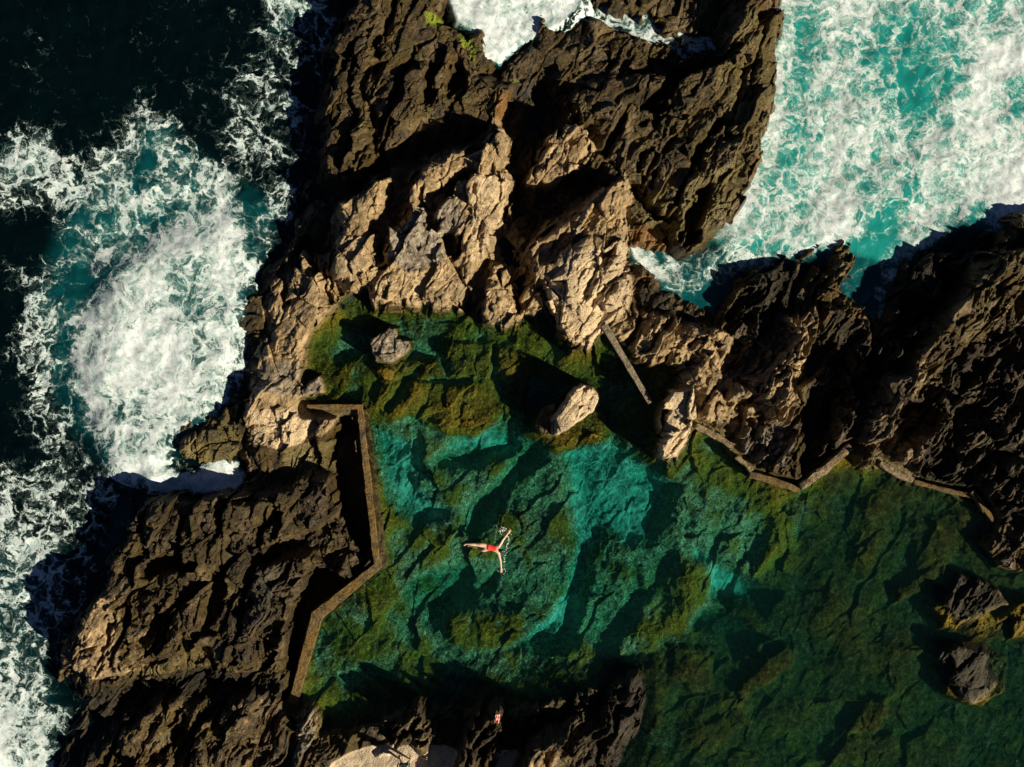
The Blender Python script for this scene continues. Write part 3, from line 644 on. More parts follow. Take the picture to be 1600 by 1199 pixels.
def mat_rock():
    b = NB('sea_rock'); P = b.pos()
    st = b.scale(b.rot(P, -math.radians(57)), (.35, 1.3, .8))
    n1 = b.noise(P, .7, 5, .6).outputs[0]; n2 = b.noise(P, 4.5, 6, .65).outputs[0]; n3 = b.noise(st, 3.5, 6, .65).outputs[0]
    n4 = b.noise(P, 18, 5, .7).outputs[0]
    wn = b.noise(P, 2.2, 4, .6)
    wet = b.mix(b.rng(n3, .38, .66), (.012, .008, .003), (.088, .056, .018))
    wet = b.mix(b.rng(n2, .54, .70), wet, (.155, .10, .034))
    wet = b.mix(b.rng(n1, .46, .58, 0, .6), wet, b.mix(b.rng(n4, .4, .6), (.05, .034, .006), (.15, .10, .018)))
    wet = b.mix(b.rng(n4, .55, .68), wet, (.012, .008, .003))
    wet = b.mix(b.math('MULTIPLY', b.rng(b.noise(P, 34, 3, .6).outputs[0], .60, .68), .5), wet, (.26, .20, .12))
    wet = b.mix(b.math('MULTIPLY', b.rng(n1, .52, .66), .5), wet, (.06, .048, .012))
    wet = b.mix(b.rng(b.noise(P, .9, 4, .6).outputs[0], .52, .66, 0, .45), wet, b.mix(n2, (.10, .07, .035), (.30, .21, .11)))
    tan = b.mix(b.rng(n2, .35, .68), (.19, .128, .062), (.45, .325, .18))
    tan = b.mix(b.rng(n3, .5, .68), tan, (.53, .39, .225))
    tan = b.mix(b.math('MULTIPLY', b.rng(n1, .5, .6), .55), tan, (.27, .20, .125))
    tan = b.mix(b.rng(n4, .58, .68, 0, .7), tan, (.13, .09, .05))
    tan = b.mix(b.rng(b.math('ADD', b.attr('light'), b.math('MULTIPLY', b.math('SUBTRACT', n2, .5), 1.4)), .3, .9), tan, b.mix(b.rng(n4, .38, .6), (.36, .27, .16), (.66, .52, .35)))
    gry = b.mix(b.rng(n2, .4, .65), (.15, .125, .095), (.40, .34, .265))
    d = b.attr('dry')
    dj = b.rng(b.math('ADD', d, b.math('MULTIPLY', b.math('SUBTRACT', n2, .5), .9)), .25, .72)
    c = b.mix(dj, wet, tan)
    g = b.rng(b.math('ADD', b.attr('grey'), b.math('MULTIPLY', b.math('SUBTRACT', wn.outputs[0], .5), 1.6)), .4, .8)
    gg = b.mix(d, (.06, .055, .045), gry)
    c = b.mix(g, c, gg)
    c = b.mix(b.rng(b.math('ADD', b.attr('rust'), b.math('MULTIPLY', b.math('SUBTRACT', n2, .5), 1.5)), .4, 1.0, 0, .75), c, b.mix(n4, (.10, .045, .01), (.33, .17, .055)))
    c = b.mix(b.rng(b.math('ADD', b.attr('green'), b.math('MULTIPLY', b.math('SUBTRACT', n4, .5), 2.2)), .55, .75), c, (.17, .22, .012))
    wcol = b.mix(b.rng(n4, .35, .65), (.06, .042, .006), (.27, .185, .022))
    wcol = b.mix(b.math('MULTIPLY', b.rng(n2, .5, .62), .7), wcol, (.12, .10, .014))
    wcol = b.mix(b.attr('under'), b.mix(b.rng(n4, .35, .65), (.045, .036, .014), (.20, .155, .055)), wcol)
    wj = b.rng(b.math('ADD', b.attr('weed'), b.math('MULTIPLY', b.math('SUBTRACT', n2, .5), .7)), .35, .65)
    c = b.mix(wj, c, wcol)
    dcol = b.mix(b.rng(n4, .38, .66), (.09, .08, .03), (.30, .28, .165))
    dcol = b.mix(b.rng(n2, .44, .60), dcol, b.mix(b.rng(n4, .35, .6), (.13, .11, .04), (.42, .40, .27)))
    dj2 = b.rng(b.math('ADD', b.attr('deep'), b.math('MULTIPLY', b.math('SUBTRACT', n1, .5), 3.0)), .35, 1.0)
    c = b.mix(dj2, c, dcol)
    c = b.mix(b.rng(b.math('ADD', b.attr('pale'), b.math('MULTIPLY', b.math('SUBTRACT', n2, .5), .8)), .3, .7), c, b.mix(n2, (.30, .34, .28), (.56, .58, .50)))
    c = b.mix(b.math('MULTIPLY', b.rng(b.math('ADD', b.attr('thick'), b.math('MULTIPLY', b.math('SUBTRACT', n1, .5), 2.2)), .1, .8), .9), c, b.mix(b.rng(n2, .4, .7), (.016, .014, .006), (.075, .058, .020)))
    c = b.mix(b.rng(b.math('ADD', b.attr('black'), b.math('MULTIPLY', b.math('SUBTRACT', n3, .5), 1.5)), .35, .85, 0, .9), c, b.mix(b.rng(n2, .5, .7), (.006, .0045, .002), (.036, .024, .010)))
    sc_ = b.mix(b.rng(n4, .3, .7), (.42, .34, .24), (.60, .50, .37))
    c = b.mix(b.rng(b.math('ADD', b.attr('sand'), b.math('MULTIPLY', b.math('SUBTRACT', n2, .5), .5)), .4, .6), c, sc_)
    mus = b.voro(P, 16, 'F1').outputs['Distance']
    hgt = b.math('ADD', b.math('ADD', b.math('MULTIPLY', n2, 1.0), b.math('MULTIPLY', n4, .5)), b.math('MULTIPLY', b.math('ADD', n3, b.math('MULTIPLY', mus, -.3)), .8))
    hgt = b.math('MULTIPLY', hgt, b.rng(b.attr('under'), 0, 1, 1, .22))
    hgt = b.math('MULTIPLY', hgt, b.rng(b.noise(P, .8, 3, .6).outputs[0], .40, .62, .35, 1.1))
    nb = b.bump(hgt, 1.0, .13)
    rg = b.mix(dj, (.36, .36, .36), (.85, .85, .85))
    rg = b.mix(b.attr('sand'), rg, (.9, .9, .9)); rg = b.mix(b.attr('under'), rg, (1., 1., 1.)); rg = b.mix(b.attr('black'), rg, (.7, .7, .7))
    b.link(b.pr(Base_Color=c, Roughness=rg, Normal=nb, **{'Specular_IOR_Level': b.rng(b.attr('under'), 0, .6, .4, .0)}), b.out.inputs[0])
    return b.m
M_ROCK = mat_rock()

def mat_sea():
    b = NB('sea_water'); P = b.pos()
    wn = b.noise(P, .55, 3, .55); wn2 = b.noise(P, 2.1, 3, .6)
    cw = b.n('ShaderNodeVectorMath', operation='SUBTRACT'); b.link(wn.outputs[1], cw.inputs[0]); cw.inputs[1].default_value = (.5, .5, .5)
    cw2 = b.n('ShaderNodeVectorMath', operation='SUBTRACT'); b.link(wn2.outputs[1], cw2.inputs[0]); cw2.inputs[1].default_value = (.5, .5, .5)
    Q = b.vadd(b.vadd(P, cw.outputs[0], 2.0), cw2.outputs[0], .75)
    e1 = b.voro(Q, .95, 'DISTANCE_TO_EDGE').outputs[0]
    e2 = b.voro(Q, 2.4, 'DISTANCE_TO_EDGE').outputs[0]
    e3 = b.voro(Q, 6.5, 'DISTANCE_TO_EDGE').outputs[0]
    n0 = b.noise(b.scale(b.rot(Q, -math.radians(70)), (.5, 1.1, 1)), .55, 3, .55).outputs[0]
    n1 = b.noise(Q, 1.4, 7, .65).outputs[0]; n2 = b.noise(Q, 5, 6, .7).outputs[0]; nb_ = b.noise(P, .35, 3, .5).outputs[0]
    ra = b.noise(Q, .75, 5, .62).outputs[0]; rb = b.noise(b.scale(Q, (1, .7, 1)), 2.1, 5, .62).outputs[0]
    F1 = b.rng(b.math('ABSOLUTE', b.math('SUBTRACT', ra, .5)), .045, 0.0); F2 = b.rng(b.math('ABSOLUTE', b.math('SUBTRACT', rb, .5)), .06, 0.0)
    L1 = b.rng(e1, .16, 0.0); L2 = b.rng(e2, .15, 0.0); L3 = b.rng(e3, .2, 0.0)
    den_ = b.attr('foam')
    # width of the lace varies with the noise
    pat = b.math('ADD', b.math('MULTIPLY', L1, .36), b.math('MULTIPLY', L2, .20))
    pat = b.math('ADD', pat, b.math('ADD', b.math('MULTIPLY', F1, .26), b.math('MULTIPLY', F2, .12)))
    pat = b.math('ADD', pat, b.math('MULTIPLY', b.math('SUBTRACT', n0, .5), b.rng(den_, 0, .3, .2, 1.3)))
    pat = b.math('ADD', pat, b.math('MULTIPLY', L3, .08))
    pat = b.math('ADD', pat, b.math('MULTIPLY', b.math('SUBTRACT', n1, .5), .85))
    pat = b.math('ADD', pat, b.math('MULTIPLY', b.math('SUBTRACT', n2, .5), .30))
    den = b.attr('foam')
    v = b.math('ADD', pat, b.math('MULTIPLY', den, 1.30))
    f = b.rng(v, 1.02, 1.36); veil = b.rng(v, .70, 1.30)
    core = b.rng(v, 1.22, 2.0)
    tb = b.attr('turb')
    tj = b.math('ADD', tb, b.math('MULTIPLY', b.math('MULTIPLY', b.math('SUBTRACT', n1, .5), .7), b.rng(tb, 0, .3)), clamp=True)
    deep = b.mix(nb_, (.0002, .0022, .0034), (.0005, .0048, .0065))
    wc = b.mix(b.rng(tj, .02, .45), deep, (.002, .055, .068))
    wc = b.mix(b.rng(tj, .4, .95), wc, (.010, .22, .215))
    wc = b.mix(b.math('MULTIPLY', veil, b.rng(tb, .05, .9, .12, .75)), wc, (.36, .56, .54))
    c = b.mix(f, wc, b.mix(core, b.mix(b.rng(n2, .35, .62), (.26, .42, .44), (.60, .68, .72)), b.mix(b.rng(n2, .3, .6), (.52, .62, .68), (.76, .83, .92))))
    hgt = b.math('ADD', b.math('MULTIPLY', f, .55), b.math('ADD', b.math('MULTIPLY', n2, .5), n1))
    nr = b.bump(hgt, .28, .07)
    rg = b.mix(f, (.12, .12, .12), (.8, .8, .8))
    b.link(b.pr(Base_Color=c, Roughness=rg, Normal=nr, IOR=1.33), b.out.inputs[0])
    return b.m
M_SEA = mat_sea()

def mat_pool():
    b = NB('pool_water'); P = b.pos()
    n = b.noise(P, 2.2, 3, .5).outputs[0]; st = b.scale(b.rot(P, math.radians(20)), (1.0, .45, 1))
    n2 = b.noise(st, 5.5, 3, .55).outputs[0]
    nr = b.bump(b.math('ADD', n, b.math('MULTIPLY', n2, .7)), .36, .14)
    wn = b.noise(P, 1.6, 3, .6)
    cw = b.n('ShaderNodeVectorMath', operation='SUBTRACT'); b.link(wn.outputs[1], cw.inputs[0]); cw.inputs[1].default_value = (.5, .5, .5)
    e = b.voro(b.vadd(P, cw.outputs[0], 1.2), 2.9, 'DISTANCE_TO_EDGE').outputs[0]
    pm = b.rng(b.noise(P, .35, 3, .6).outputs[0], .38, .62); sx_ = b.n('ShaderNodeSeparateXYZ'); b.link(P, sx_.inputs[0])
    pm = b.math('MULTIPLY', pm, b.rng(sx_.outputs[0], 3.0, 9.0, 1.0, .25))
    ca_ = b.rng(b.math('ADD', e, b.math('MULTIPLY', n2, .08)), .05, .15, 1.0, b.rng(pm, 0, 1, .74, .45))  # caustic light lines painted into the surface tint, fainter towards the east
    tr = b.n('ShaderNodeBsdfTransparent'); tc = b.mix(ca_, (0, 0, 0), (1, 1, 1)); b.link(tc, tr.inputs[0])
    gl = b.n('ShaderNodeBsdfGlossy'); gl.inputs['Roughness'].default_value = .06; b.link(nr, gl.inputs['Normal'])
    lw = b.n('ShaderNodeLayerWeight'); lw.inputs['Blend'].default_value = .5; b.link(nr, lw.inputs['Normal'])
    fr = b.math('ADD', b.math('MULTIPLY', b.math('POWER', lw.outputs['Facing'], 5.0), .9), .02, clamp=True)
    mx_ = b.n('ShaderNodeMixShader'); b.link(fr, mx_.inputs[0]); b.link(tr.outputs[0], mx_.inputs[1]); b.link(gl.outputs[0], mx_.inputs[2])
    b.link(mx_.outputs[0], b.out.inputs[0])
    va = b.n('ShaderNodeVolumeAbsorption'); va.inputs['Color'].default_value = (.20, .86, .85, 1); va.inputs['Density'].default_value = 1.0
    vs = b.n('ShaderNodeVolumeScatter'); vs.inputs['Color'].default_value = (.25, .85, .75, 1); vs.inputs['Density'].default_value = .035
    ad = b.n('ShaderNodeAddShader'); b.link(va.outputs[0], ad.inputs[0]); b.link(vs.outputs[0], ad.inputs[1])
    b.link(ad.outputs[0], b.out.inputs['Volume'])
    return b.m
M_POOL = mat_pool()

def mat_concrete(name, dark, light, moss, k):
    b = NB(name); P = b.pos()
    n1 = b.noise(P, 1.4, 5, .7).outputs[0]; n2 = b.noise(P, 7, 5, .75).outputs[0]
    c = b.mix(b.rng(n2, .35, .65), dark, light)
    c = b.mix(b.rng(n1, k, k+.16), c, b.mix(n2, moss, tuple(q*2.2 for q in moss)))
    n3 = b.noise(P, 3, 6, .75).outputs[0]; n5 = b.noise(P, 16, 3, .7).outputs[0]
    c = b.mix(b.rng(n2, .58, .68), c, tuple(q*.3 for q in dark))
    c = b.mix(b.rng(n3, .50, .58, 0, .85), c, tuple(q*.45 for q in dark))
    c = b.mix(b.rng(n5, .56, .64, 0, .6), c, tuple(min(1, q*1.6) for q in light))
    nb = b.bump(b.math('ADD', n3, n2), 1.0, .12)
    b.link(b.pr(Base_Color=c, Roughness=.75, Normal=nb), b.out.inputs[0]); return b.m
M_CONC = mat_concrete('weathered_concrete', (.07, .048, .018), (.22, .145, .06), (.10, .058, .008), .40)
M_CONC2 = mat_concrete('pale_mortar', (.09, .06, .03), (.40, .30, .18), (.12, .08, .02), .50)
M_CONC3 = mat_concrete('mossy_concrete', (.10, .06, .02), (.22, .14, .05), (.08, .05, .008), .40)
M_PLANK = mat_concrete('grey_plank', (.17, .13, .085), (.33, .27, .19), (.14, .10, .05), .6)
def mat_plain(name, col, rough=.6, var=.25):
    b = NB(name); P = b.n('ShaderNodeTexCoord').outputs['Object']
    n = b.noise(P, 9, 4, .6).outputs[0]
    c = b.mix(n, tuple(q*(1-var) for q in col), tuple(min(1, q*(1+var)) for q in col))
    b.link(b.pr(Base_Color=c, Roughness=rough), b.out.inputs[0]); return b.m

# ------------------------------------------------------------------ terrain meshes
def patch(name, mask, skirt=0.0):
    """mask over cells (NY-1, NX-1) -> one mesh"""
    cj, ci = np.nonzero(mask)
    v00 = cj*NX+ci
    quads = np.stack([v00, v00+1, v00+NX+1, v00+NX], axis=1)
    used = np.unique(quads); remap = np.full(NX*NY, -1, dtype=np.int64); remap[used] = np.arange(len(used))
    q = remap[quads]
    co = np.stack([X.ravel()[used], Y.ravel()[used], Zf.ravel()[used]], axis=1)
    at = {k: a.ravel()[used] for k, a in A.items()}
    if skirt > 0:
        mp = np.pad(mask, 1)
        sides = []
        for (dj, di, a, c) in ((-1, 0, 1, 0), (1, 0, 3, 2), (0, -1, 0, 3), (0, 1, 2, 1)):
            nb = mp[1+dj:mp.shape[0]-1+dj, 1+di:mp.shape[1]-1+di]
            s = ~nb[cj, ci]
            sides.append(np.stack([q[s, a], q[s, c]], axis=1))
        E = np.concatenate(sides); n0 = len(co)
        bu = np.unique(E); rm = np.full(n0, -1, dtype=np.int64); rm[bu] = n0+np.arange(len(bu))
        low = co[bu].copy(); low[:, 2] = np.minimum(low[:, 2]-skirt, low[:, 2].min())
        co = np.concatenate([co, low]); at = {k: np.concatenate([a, a[bu]]) for k, a in at.items()}
        q = np.concatenate([q, np.stack([E[:, 0], E[:, 1], rm[E[:, 1]], rm[E[:, 0]]], axis=1)])
    return mesh_np(name, co, q, M_ROCK, attrs=at)
cellp = pid[:-1, :-1]
zc = np.maximum(np.maximum(Zf[:-1, :-1], Zf[1:, 1:]), np.maximum(Zf[1:, :-1], Zf[:-1, 1:]))
land_c = zc > -1.2
pool_c = (pool_d[:-1, :-1] > -0.35)
Xc = X[:-1, :-1]; Yc = Y[:-1, :-1]
free = cellp < 0
un_c = pool_c & free & (Zf[:-1, :-1] < PZ+.02)
tag(patch('pool_floor', un_c), kind='structure')
sand_c = free & ~un_c & (A['sand'][:-1, :-1] > .5) & land_c
tag(patch('sand_beach', sand_c), kind='structure')
rest = free & ~un_c & ~sand_c & (land_c | pool_c)
north = Yc > (W(0, 300)[1] + np.where(Xc > W(990, 0)[0], -3.0, 0)); east = (Xc > W(985, 0)[0]) & ~((Yc > W(0, 405)[1]) & (Xc < W(1230, 0)[0]))
n_m = (Yc > W(0, 280)[1]) & (Xc < W(800, 0)[0]) & ~east
ne_m = (Xc >= W(800, 0)[0]) & (Yc > W(0, 402)[1]) & (Xc < W(1245, 0)[0]) & ~n_m
e_m = (Xc >= W(985, 0)[0]) & ~ne_m & (Yc > W(0, 900)[1])
sw_m = (Xc < W(590, 0)[0]) & (Yc < W(0, 745)[1])
s_m = (Xc >= W(590, 0)[0]) & (Yc < W(0, 900)[1]) & ~sw_m
rem = rest.copy()
for nm, m in (('north_west_headland', n_m), ('north_east_headland', ne_m), ('east_rock_shore', e_m), ('south_west_rock_shore', sw_m), ('south_rock_shore', s_m)):
    mm = rem & m; rem &= ~m
    tag(patch(nm, mm), kind='structure')
tag(patch('central_rock_shore', rem), kind='structure')
for i, (nm, lb, ct, poly, z) in enumerate(PIECES):
    tag(patch(nm, (cellp == i), skirt=.3), lb, ct)

# ------------------------------------------------------------------ the sea
SS = 0.06
sx = np.concatenate([[-600, -120, -40], np.arange(GX0-.5, GX1+.5, SS), [40, 120, 600]])
sy = np.concatenate([[-600, -100, -30], np.arange(GY0-.5, GY1+.5, SS), [30, 100, 600]])
SX, SY = np.meshgrid(sx, sy)
def soft(polys, X, Y, z=0):
    r = np.zeros(X.shape)
    for poly, val, sf in polys:
        r = np.maximum(r, val*sst(-sf, sf, sdf(conv(poly, z), X, Y)))
    return r
FOAM = [
 ([(95,610),(110,540),(100,490),(150,450),(200,400),(260,340),(330,300),(385,330),(395,400),(400,450),(390,520),(385,600),(345,650),(280,690),(270,730),(240,760),(190,765),(165,710),(130,660)], .80, 1.0),
 ([(150,600),(180,520),(230,470),(290,450),(330,520),(320,600),(280,660),(230,700),(180,690)], .98, 1.0),
 ([(230,740),(270,730),(300,740),(345,712),(372,718),(392,745),(372,772),(290,775),(235,770)], 1.0, .3),
 ([(200,700),(280,690),(265,740),(220,765),(180,750)], .95, .5),
 ([(-40,280),(0,215),(40,195),(80,210),(110,240),(170,220),(215,150),(280,180),(330,240),(400,300),(400,400),(260,340),(130,400),(60,350),(0,320)], .60, 1.0),
 ([(110,400),(130,310),(190,300),(240,360),(220,420),(150,440)], .55, .8),
 ([(20,420),(110,400),(100,600),(160,740),(230,790),(130,800),(60,700),(20,560)], .58, 1.2),
 ([(-50,760),(60,720),(160,780),(150,860),(90,1000),(90,1120),(60,1230),(-60,1250)], .62, 1.3),
 ([(-50,1100),(40,1080),(110,1110),(100,1160),(90,1250),(-50,1250)], .8, .8),
 ([(-50,1150),(20,1165),(60,1230),(-50,1250)], 1.0, .6),
 ([(380,-60),(500,-60),(545,40),(500,130),(495,250),(440,400),(390,330),(330,200),(340,130),(400,60)], .52, 1.6),
 ([(390,-40),(470,-40),(480,40),(530,50),(470,60),(420,60)], .66, .6),
 ([(380,300),(480,290),(470,340),(420,400),(390,420)], .5, .6),
 ([(390,300),(400,380),(390,440),(372,430),(370,340)], .45, .4),
 ([(20,90),(90,80),(70,130),(20,140)], .30, .6),
 ([(694,-80),(696,10),(712,45),(740,62),(746,104),(780,106),(800,90),(840,72),(880,50),(905,20),(930,-80)], 1.0, .25),
 ([(890,-20),(960,-20),(1040,40),(1140,60),(1140,100),(1060,95),(1000,75),(940,50),(880,60)], .72, .5),
 ([(1180,-80),(1800,-80),(1800,340),(1590,350),(1500,340),(1330,380),(1250,400),(1100,380),(1150,300),(1180,200)], .66, .7),
 ([(1215,100),(1290,90),(1330,200),(1310,330),(1250,360),(1180,330),(1190,220)], .66, 1.0),
 ([(1235,280),(1330,300),(1345,360),(1320,385),(1290,390),(1250,360)], .80, .6),
 ([(1500,60),(1570,40),(1620,60),(1640,200),(1600,340),(1560,360),(1500,330),(1490,200)], .90, 1.0),
 ([(1500,250),(1620,220),(1800,200),(1800,360),(1570,355),(1530,345)], 1.0, .8),
 ([(1440,300),(1490,290),(1500,345),(1400,420),(1370,420),(1400,350)], .60, .5),
 ([(1310,440),(1370,430),(1400,380),(1430,400),(1390,505),(1330,495)], .45, .5),
 ([(975,380),(1010,385),(1035,415),(1050,440),(1000,425)], .85, .35),
 ([(1030,395),(1160,370),(1240,330),(1250,400),(1160,440),(1100,470),(1050,450)], .55, .6),
 ([(560,790),(585,785),(590,830),(575,825)], .45, .2),
 ([(1225,80),(1200,130),(1195,200),(1215,200),(1240,120)], .7, .4),
]
NOFOAM = [
 ([(1380,30),(1450,40),(1500,90),(1480,190),(1420,210),(1380,150),(1350,80)], .30, .9),
 ([(1235,-20),(1290,-10),(1280,60),(1300,90),(1250,90),(1230,50)], .16, .5),
 ([(1330,260),(1410,290),(1400,360),(1350,360)], .15, .5),
 ([(1100,440),(1170,420),(1150,480),(1080,480)], .22, .3),
 ([(1335,380),(1370,390),(1370,460),(1320,460)], .25, .3),
 ([(1560,120),(1640,120),(1640,170),(1580,180)], .35, .4),
 ([(130,340),(180,330),(190,380),(150,390)], .22, .4),
 ([(200,250),(240,240),(250,290),(210,300)], .30, .5),
 ([(170,620),(220,620),(240,660),(190,665)], .25, .4),
 ([(40,330),(110,330),(90,390),(30,400)], .3, .5),
]
FOAM += [([(340,430),(405,395),(410,425),(380,470),(368,540),(366,610),(345,650),(300,662),(275,690),(240,660),(290,560)], .82, .3), ([(1225,60),(1212,130),(1205,200),(1188,220),(1198,245),(1175,290),(1140,345),(1160,360),(1220,260),(1250,120)], .70, .35),
 ([(1500,335),(1550,358),(1600,330),(1720,270),(1720,240),(1560,320)], .9, .3)]
foam = soft(FOAM, SX, SY)
foam -= soft(NOFOAM, SX, SY)
foam += .10*perlin(SX*.45, SY*.45, 71)
shore = bil(dl, SX, SY)
foam += .12*np.exp(-(shore/.25)**2)*(SX > 5)
TURB = [
 ([(1180,-100),(2200,-100),(2200,400),(1590,370),(1500,350),(1400,420),(1330,400),(1240,400),(1150,400),(1100,380),(1150,300),(1180,200)], 1.0, .6),
 ([(975,375),(1100,370),(1250,380),(1180,430),(1120,500),(1060,500),(1000,430)], .45, .5),
 ([(1300,400),(1420,390),(1400,500),(1320,500)], .45, .4),
 ([(60,480),(110,290),(200,240),(260,200),(330,260),(400,300),(440,330),(400,420),(370,520),(365,640),(280,700),(200,760),(120,680),(80,600)], .36, 1.0),
 ([(110,300),(200,260),(330,300),(390,400),(370,560),(240,500),(130,420)], .48, 1.2),
 ([(10,230),(80,210),(60,290),(0,290)], .26, .8),
 ([(-60,820),(100,850),(90,1000),(100,1250),(-60,1250)], .18, 1.0),
 ([(180,780),(230,775),(200,850),(150,880)], .3, .5),
 ([(220,190),(270,200),(260,290),(210,280)], .42, .6),
 ([(420,-60),(540,-60),(500,60),(420,60)], .2, .8),
 ([(694,-80),(696,10),(740,104),(780,106),(905,20),(930,-80)], .5, .25),
 ([(940,22),(1035,35),(1015,66),(965,46)], .30, .3),
]
turb = soft(TURB, SX, SY)+.10*perlin(SX*.3, SY*.3, 72)*(soft(TURB[:1], SX, SY)+.3)
chn = soft([([(480,640),(562,640),(594,878),(505,945),(455,1110),(400,1100),(450,930),(400,860)], 1, .15)], SX, SY)
turb *= 1-chn; foam = foam*(1-.8*chn)
foam = np.clip(foam, -.3, 1.6); turb = np.clip(turb, 0, 1)
inner = (np.abs(SX) < 25) & (np.abs(SY) < 19)
swell = .10*fbm(SX*.35, SY*.5, 81, 3)+.03*fbm(SX*1.6, SY*1.6, 82, 2)+.02*np.clip(foam, 0, 1)*fbm(SX*2.2, SY*2.2, 83, 2)
sz = np.where(inner, swell, 0)-.02
sz += .75*soft([([(690,-80),(694,10),(708,48),(740,72),(746,106),(782,108),(805,92),(845,72),(890,50),(920,20),(940,-80)], 1, .35)], SX, SY)
sz += .45*soft([([(170,420),(300,350),(420,380),(400,480),(385,560),(380,640),(300,700),(250,760),(170,740),(130,600)], 1, 1.2)], SX, SY)
sz += .30*soft([([(1150,-80),(1800,-80),(1800,400),(1300,420),(1100,420)], 1, 1.0)], SX, SY)
sz += .20*soft([([(230,735),(300,735),(345,708),(375,715),(392,745),(372,775),(290,778),(235,772)], 1, .3)], SX, SY)
sz += .20*soft([([(920,-60),(920,30),(960,50),(1010,75),(1100,100),(1140,90),(1130,55),(1040,30),(990,-60)], 1, .3)], SX, SY)
sz -= .50*soft([([(525,640),(560,640),(596,880),(505,945),(455,1110),(420,1100),(450,930),(520,880)], 1, .3)], SX, SY)
nsx, nsy = len(sx), len(sy)
zs = bil(hm, SX, SY); ps = bil(dp, SX, SY)
keep = ~((ps[:-1, :-1] > -.15) & (np.abs(SX[:-1, :-1]) < 24.5) & (np.abs(SY[:-1, :-1]) < 18.5))
keep &= sdf(conv([(430,650),(562,640),(594,878),(505,945),(455,1110),(400,1100),(380,800)], 0), SX, SY)[:-1, :-1] < 0
keep &= ~((zs[:-1, :-1] > .9) & (np.abs(SX[:-1, :-1]) < 24) & (np.abs(SY[:-1, :-1]) < 18))
# no sea under the land south and east of the frame
keep &= ~((SX[:-1, :-1] > W(100, 0)[0]) & (SY[:-1, :-1] < -18)) & ~((SX[:-1, :-1] > 24) & (SY[:-1, :-1] < W(0, 300)[1]))
cj, ci = np.nonzero(keep); v00 = cj*nsx+ci
quads = np.stack([v00, v00+1, v00+nsx+1, v00+nsx], axis=1)
used = np.unique(quads); rm = np.full(nsx*nsy, -1, dtype=np.int64); rm[used] = np.arange(len(used))
tag(mesh_np('sea', np.stack([SX.ravel()[used], SY.ravel()[used], sz.ravel()[used]], 1), rm[quads], M_SEA,
    attrs={'foam': foam.ravel()[used], 'turb': turb.ravel()[used]}), kind='structure')

# ------------------------------------------------------------------ the pool water: one closed body
def pool_water():
    pts = []
    P = [Vector(p) for p in POOLW]
    n = len(P)
    for i in range(n):                      # push the outline a little way into the rock
        a, b_, c = P[i-1], P[i], P[(i+1) % n]
        e1 = (b_-a).normalized(); e2 = (c-b_).normalized()
        nn = Vector((-(e1.y+e2.y), (e1.x+e2.x)))
        if nn.length < 1e-6: nn = Vector((-e1.y, e1.x))
        pts.append(b_+nn.normalized()*.10)
    bm = bmesh.new()
    top = [bm.verts.new((p.x, p.y, PZ)) for p in pts]; bot = [bm.verts.new((p.x, p.y, -4.5)) for p in pts]
    bm.faces.new(top); bm.faces.new(bot[::-1])
    for i in range(n):
        bm.faces.new((top[i], bot[i], bot[(i+1) % n], top[(i+1) % n]))
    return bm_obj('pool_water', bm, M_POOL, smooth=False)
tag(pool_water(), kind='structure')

# ------------------------------------------------------------------ concrete walls
def wall(name, pts, widths, ztop, zbot, mat, label, cat, seed=0, group=None, rough=.02, parent=None):
    P = [Vector(W(u, v, ztop)) for u, v in pts]
    n = len(P); L = []; R = []
    for i in range(n):
        e1 = (P[i]-P[i-1]).normalized() if i else (P[1]-P[0]).normalized()
        e2 = (P[i+1]-P[i]).normalized() if i < n-1 else e1
        m = (e1+e2).normalized(); nn = Vector((-m.y, m.x)); k = 1/max(.4, nn.dot(Vector((-e1.y, e1.x))))
        wd = widths[i]*S/2
        L.append(P[i]+nn*wd*k); R.append(P[i]-nn*wd*k)
    rr = random.Random(seed)
    rows = []
    for i in range(n-1):
        ln = (P[i+1]-P[i]).length; st = max(2, int(ln/.22))
        for s in range(st+(1 if i == n-2 else 0)):
            t = s/st; rows.append((L[i].lerp(L[i+1], t), R[i].lerp(R[i+1], t)))
    bm = bmesh.new(); prev = None
    for a, b_ in rows:
        cs = []
        d = (b_-a)
        prof = [(0, zbot), (0, ztop-.05), (.07, ztop), (.5, ztop+.01), (.93, ztop), (1, ztop-.05), (1, zbot)]
        for t, z in prof:
            p = a+d*t; j = rough*1.1
            cs.append(bm.verts.new((p.x+rr.uniform(-j, j), p.y+rr.uniform(-j, j), z+(rr.uniform(-j, j)*.6 if z > zbot+.1 else 0))))
        if prev:
            for q in range(len(cs)):
                bm.faces.new((prev[q], cs[q], cs[(q+1) % len(cs)], prev[(q+1) % len(cs)]))
        else: bm.faces.new(cs)
        prev = cs
    bm.faces.new(prev[::-1])
    o = bm_obj(name, bm, mat, parent, smooth=False)
    if label: tag(o, label, cat, group)
    return o
wall('pool_wall', [(480,636),(562,636),(573,740),(587,868),(591,884),(495,962),(476,1030),(457,1100)], [7,9,11,10,12,19,16,14], .47, -1.8, M_CONC,
     'long weathered concrete wall holding in the left side of the pool, bent at three corners', 'wall', 1)
wall('lower_ledge', [(571,640),(583,740),(597,864),(601,886)], [7,9,11,10], .30, -1.8, M_CONC3,
     'submerged mossy concrete ledge along the pool side of the long wall', 'ledge', 9)
G = 'low concrete walls along the right shore'
wall('concrete_wall', [(1088,666),(1118,682),(1147,698)], [9,10,8], .75, -1.2, M_CONC2, 'low tan wall slanting down right from the bright upright boulder', 'wall', 2, G, .03)
wall('concrete_wall', [(1152,714),(1176,736)], [8,8], .70, -1.2, M_CONC2, 'shortest speckled wall piece between two grey rocks', 'wall', 3, G, .03)
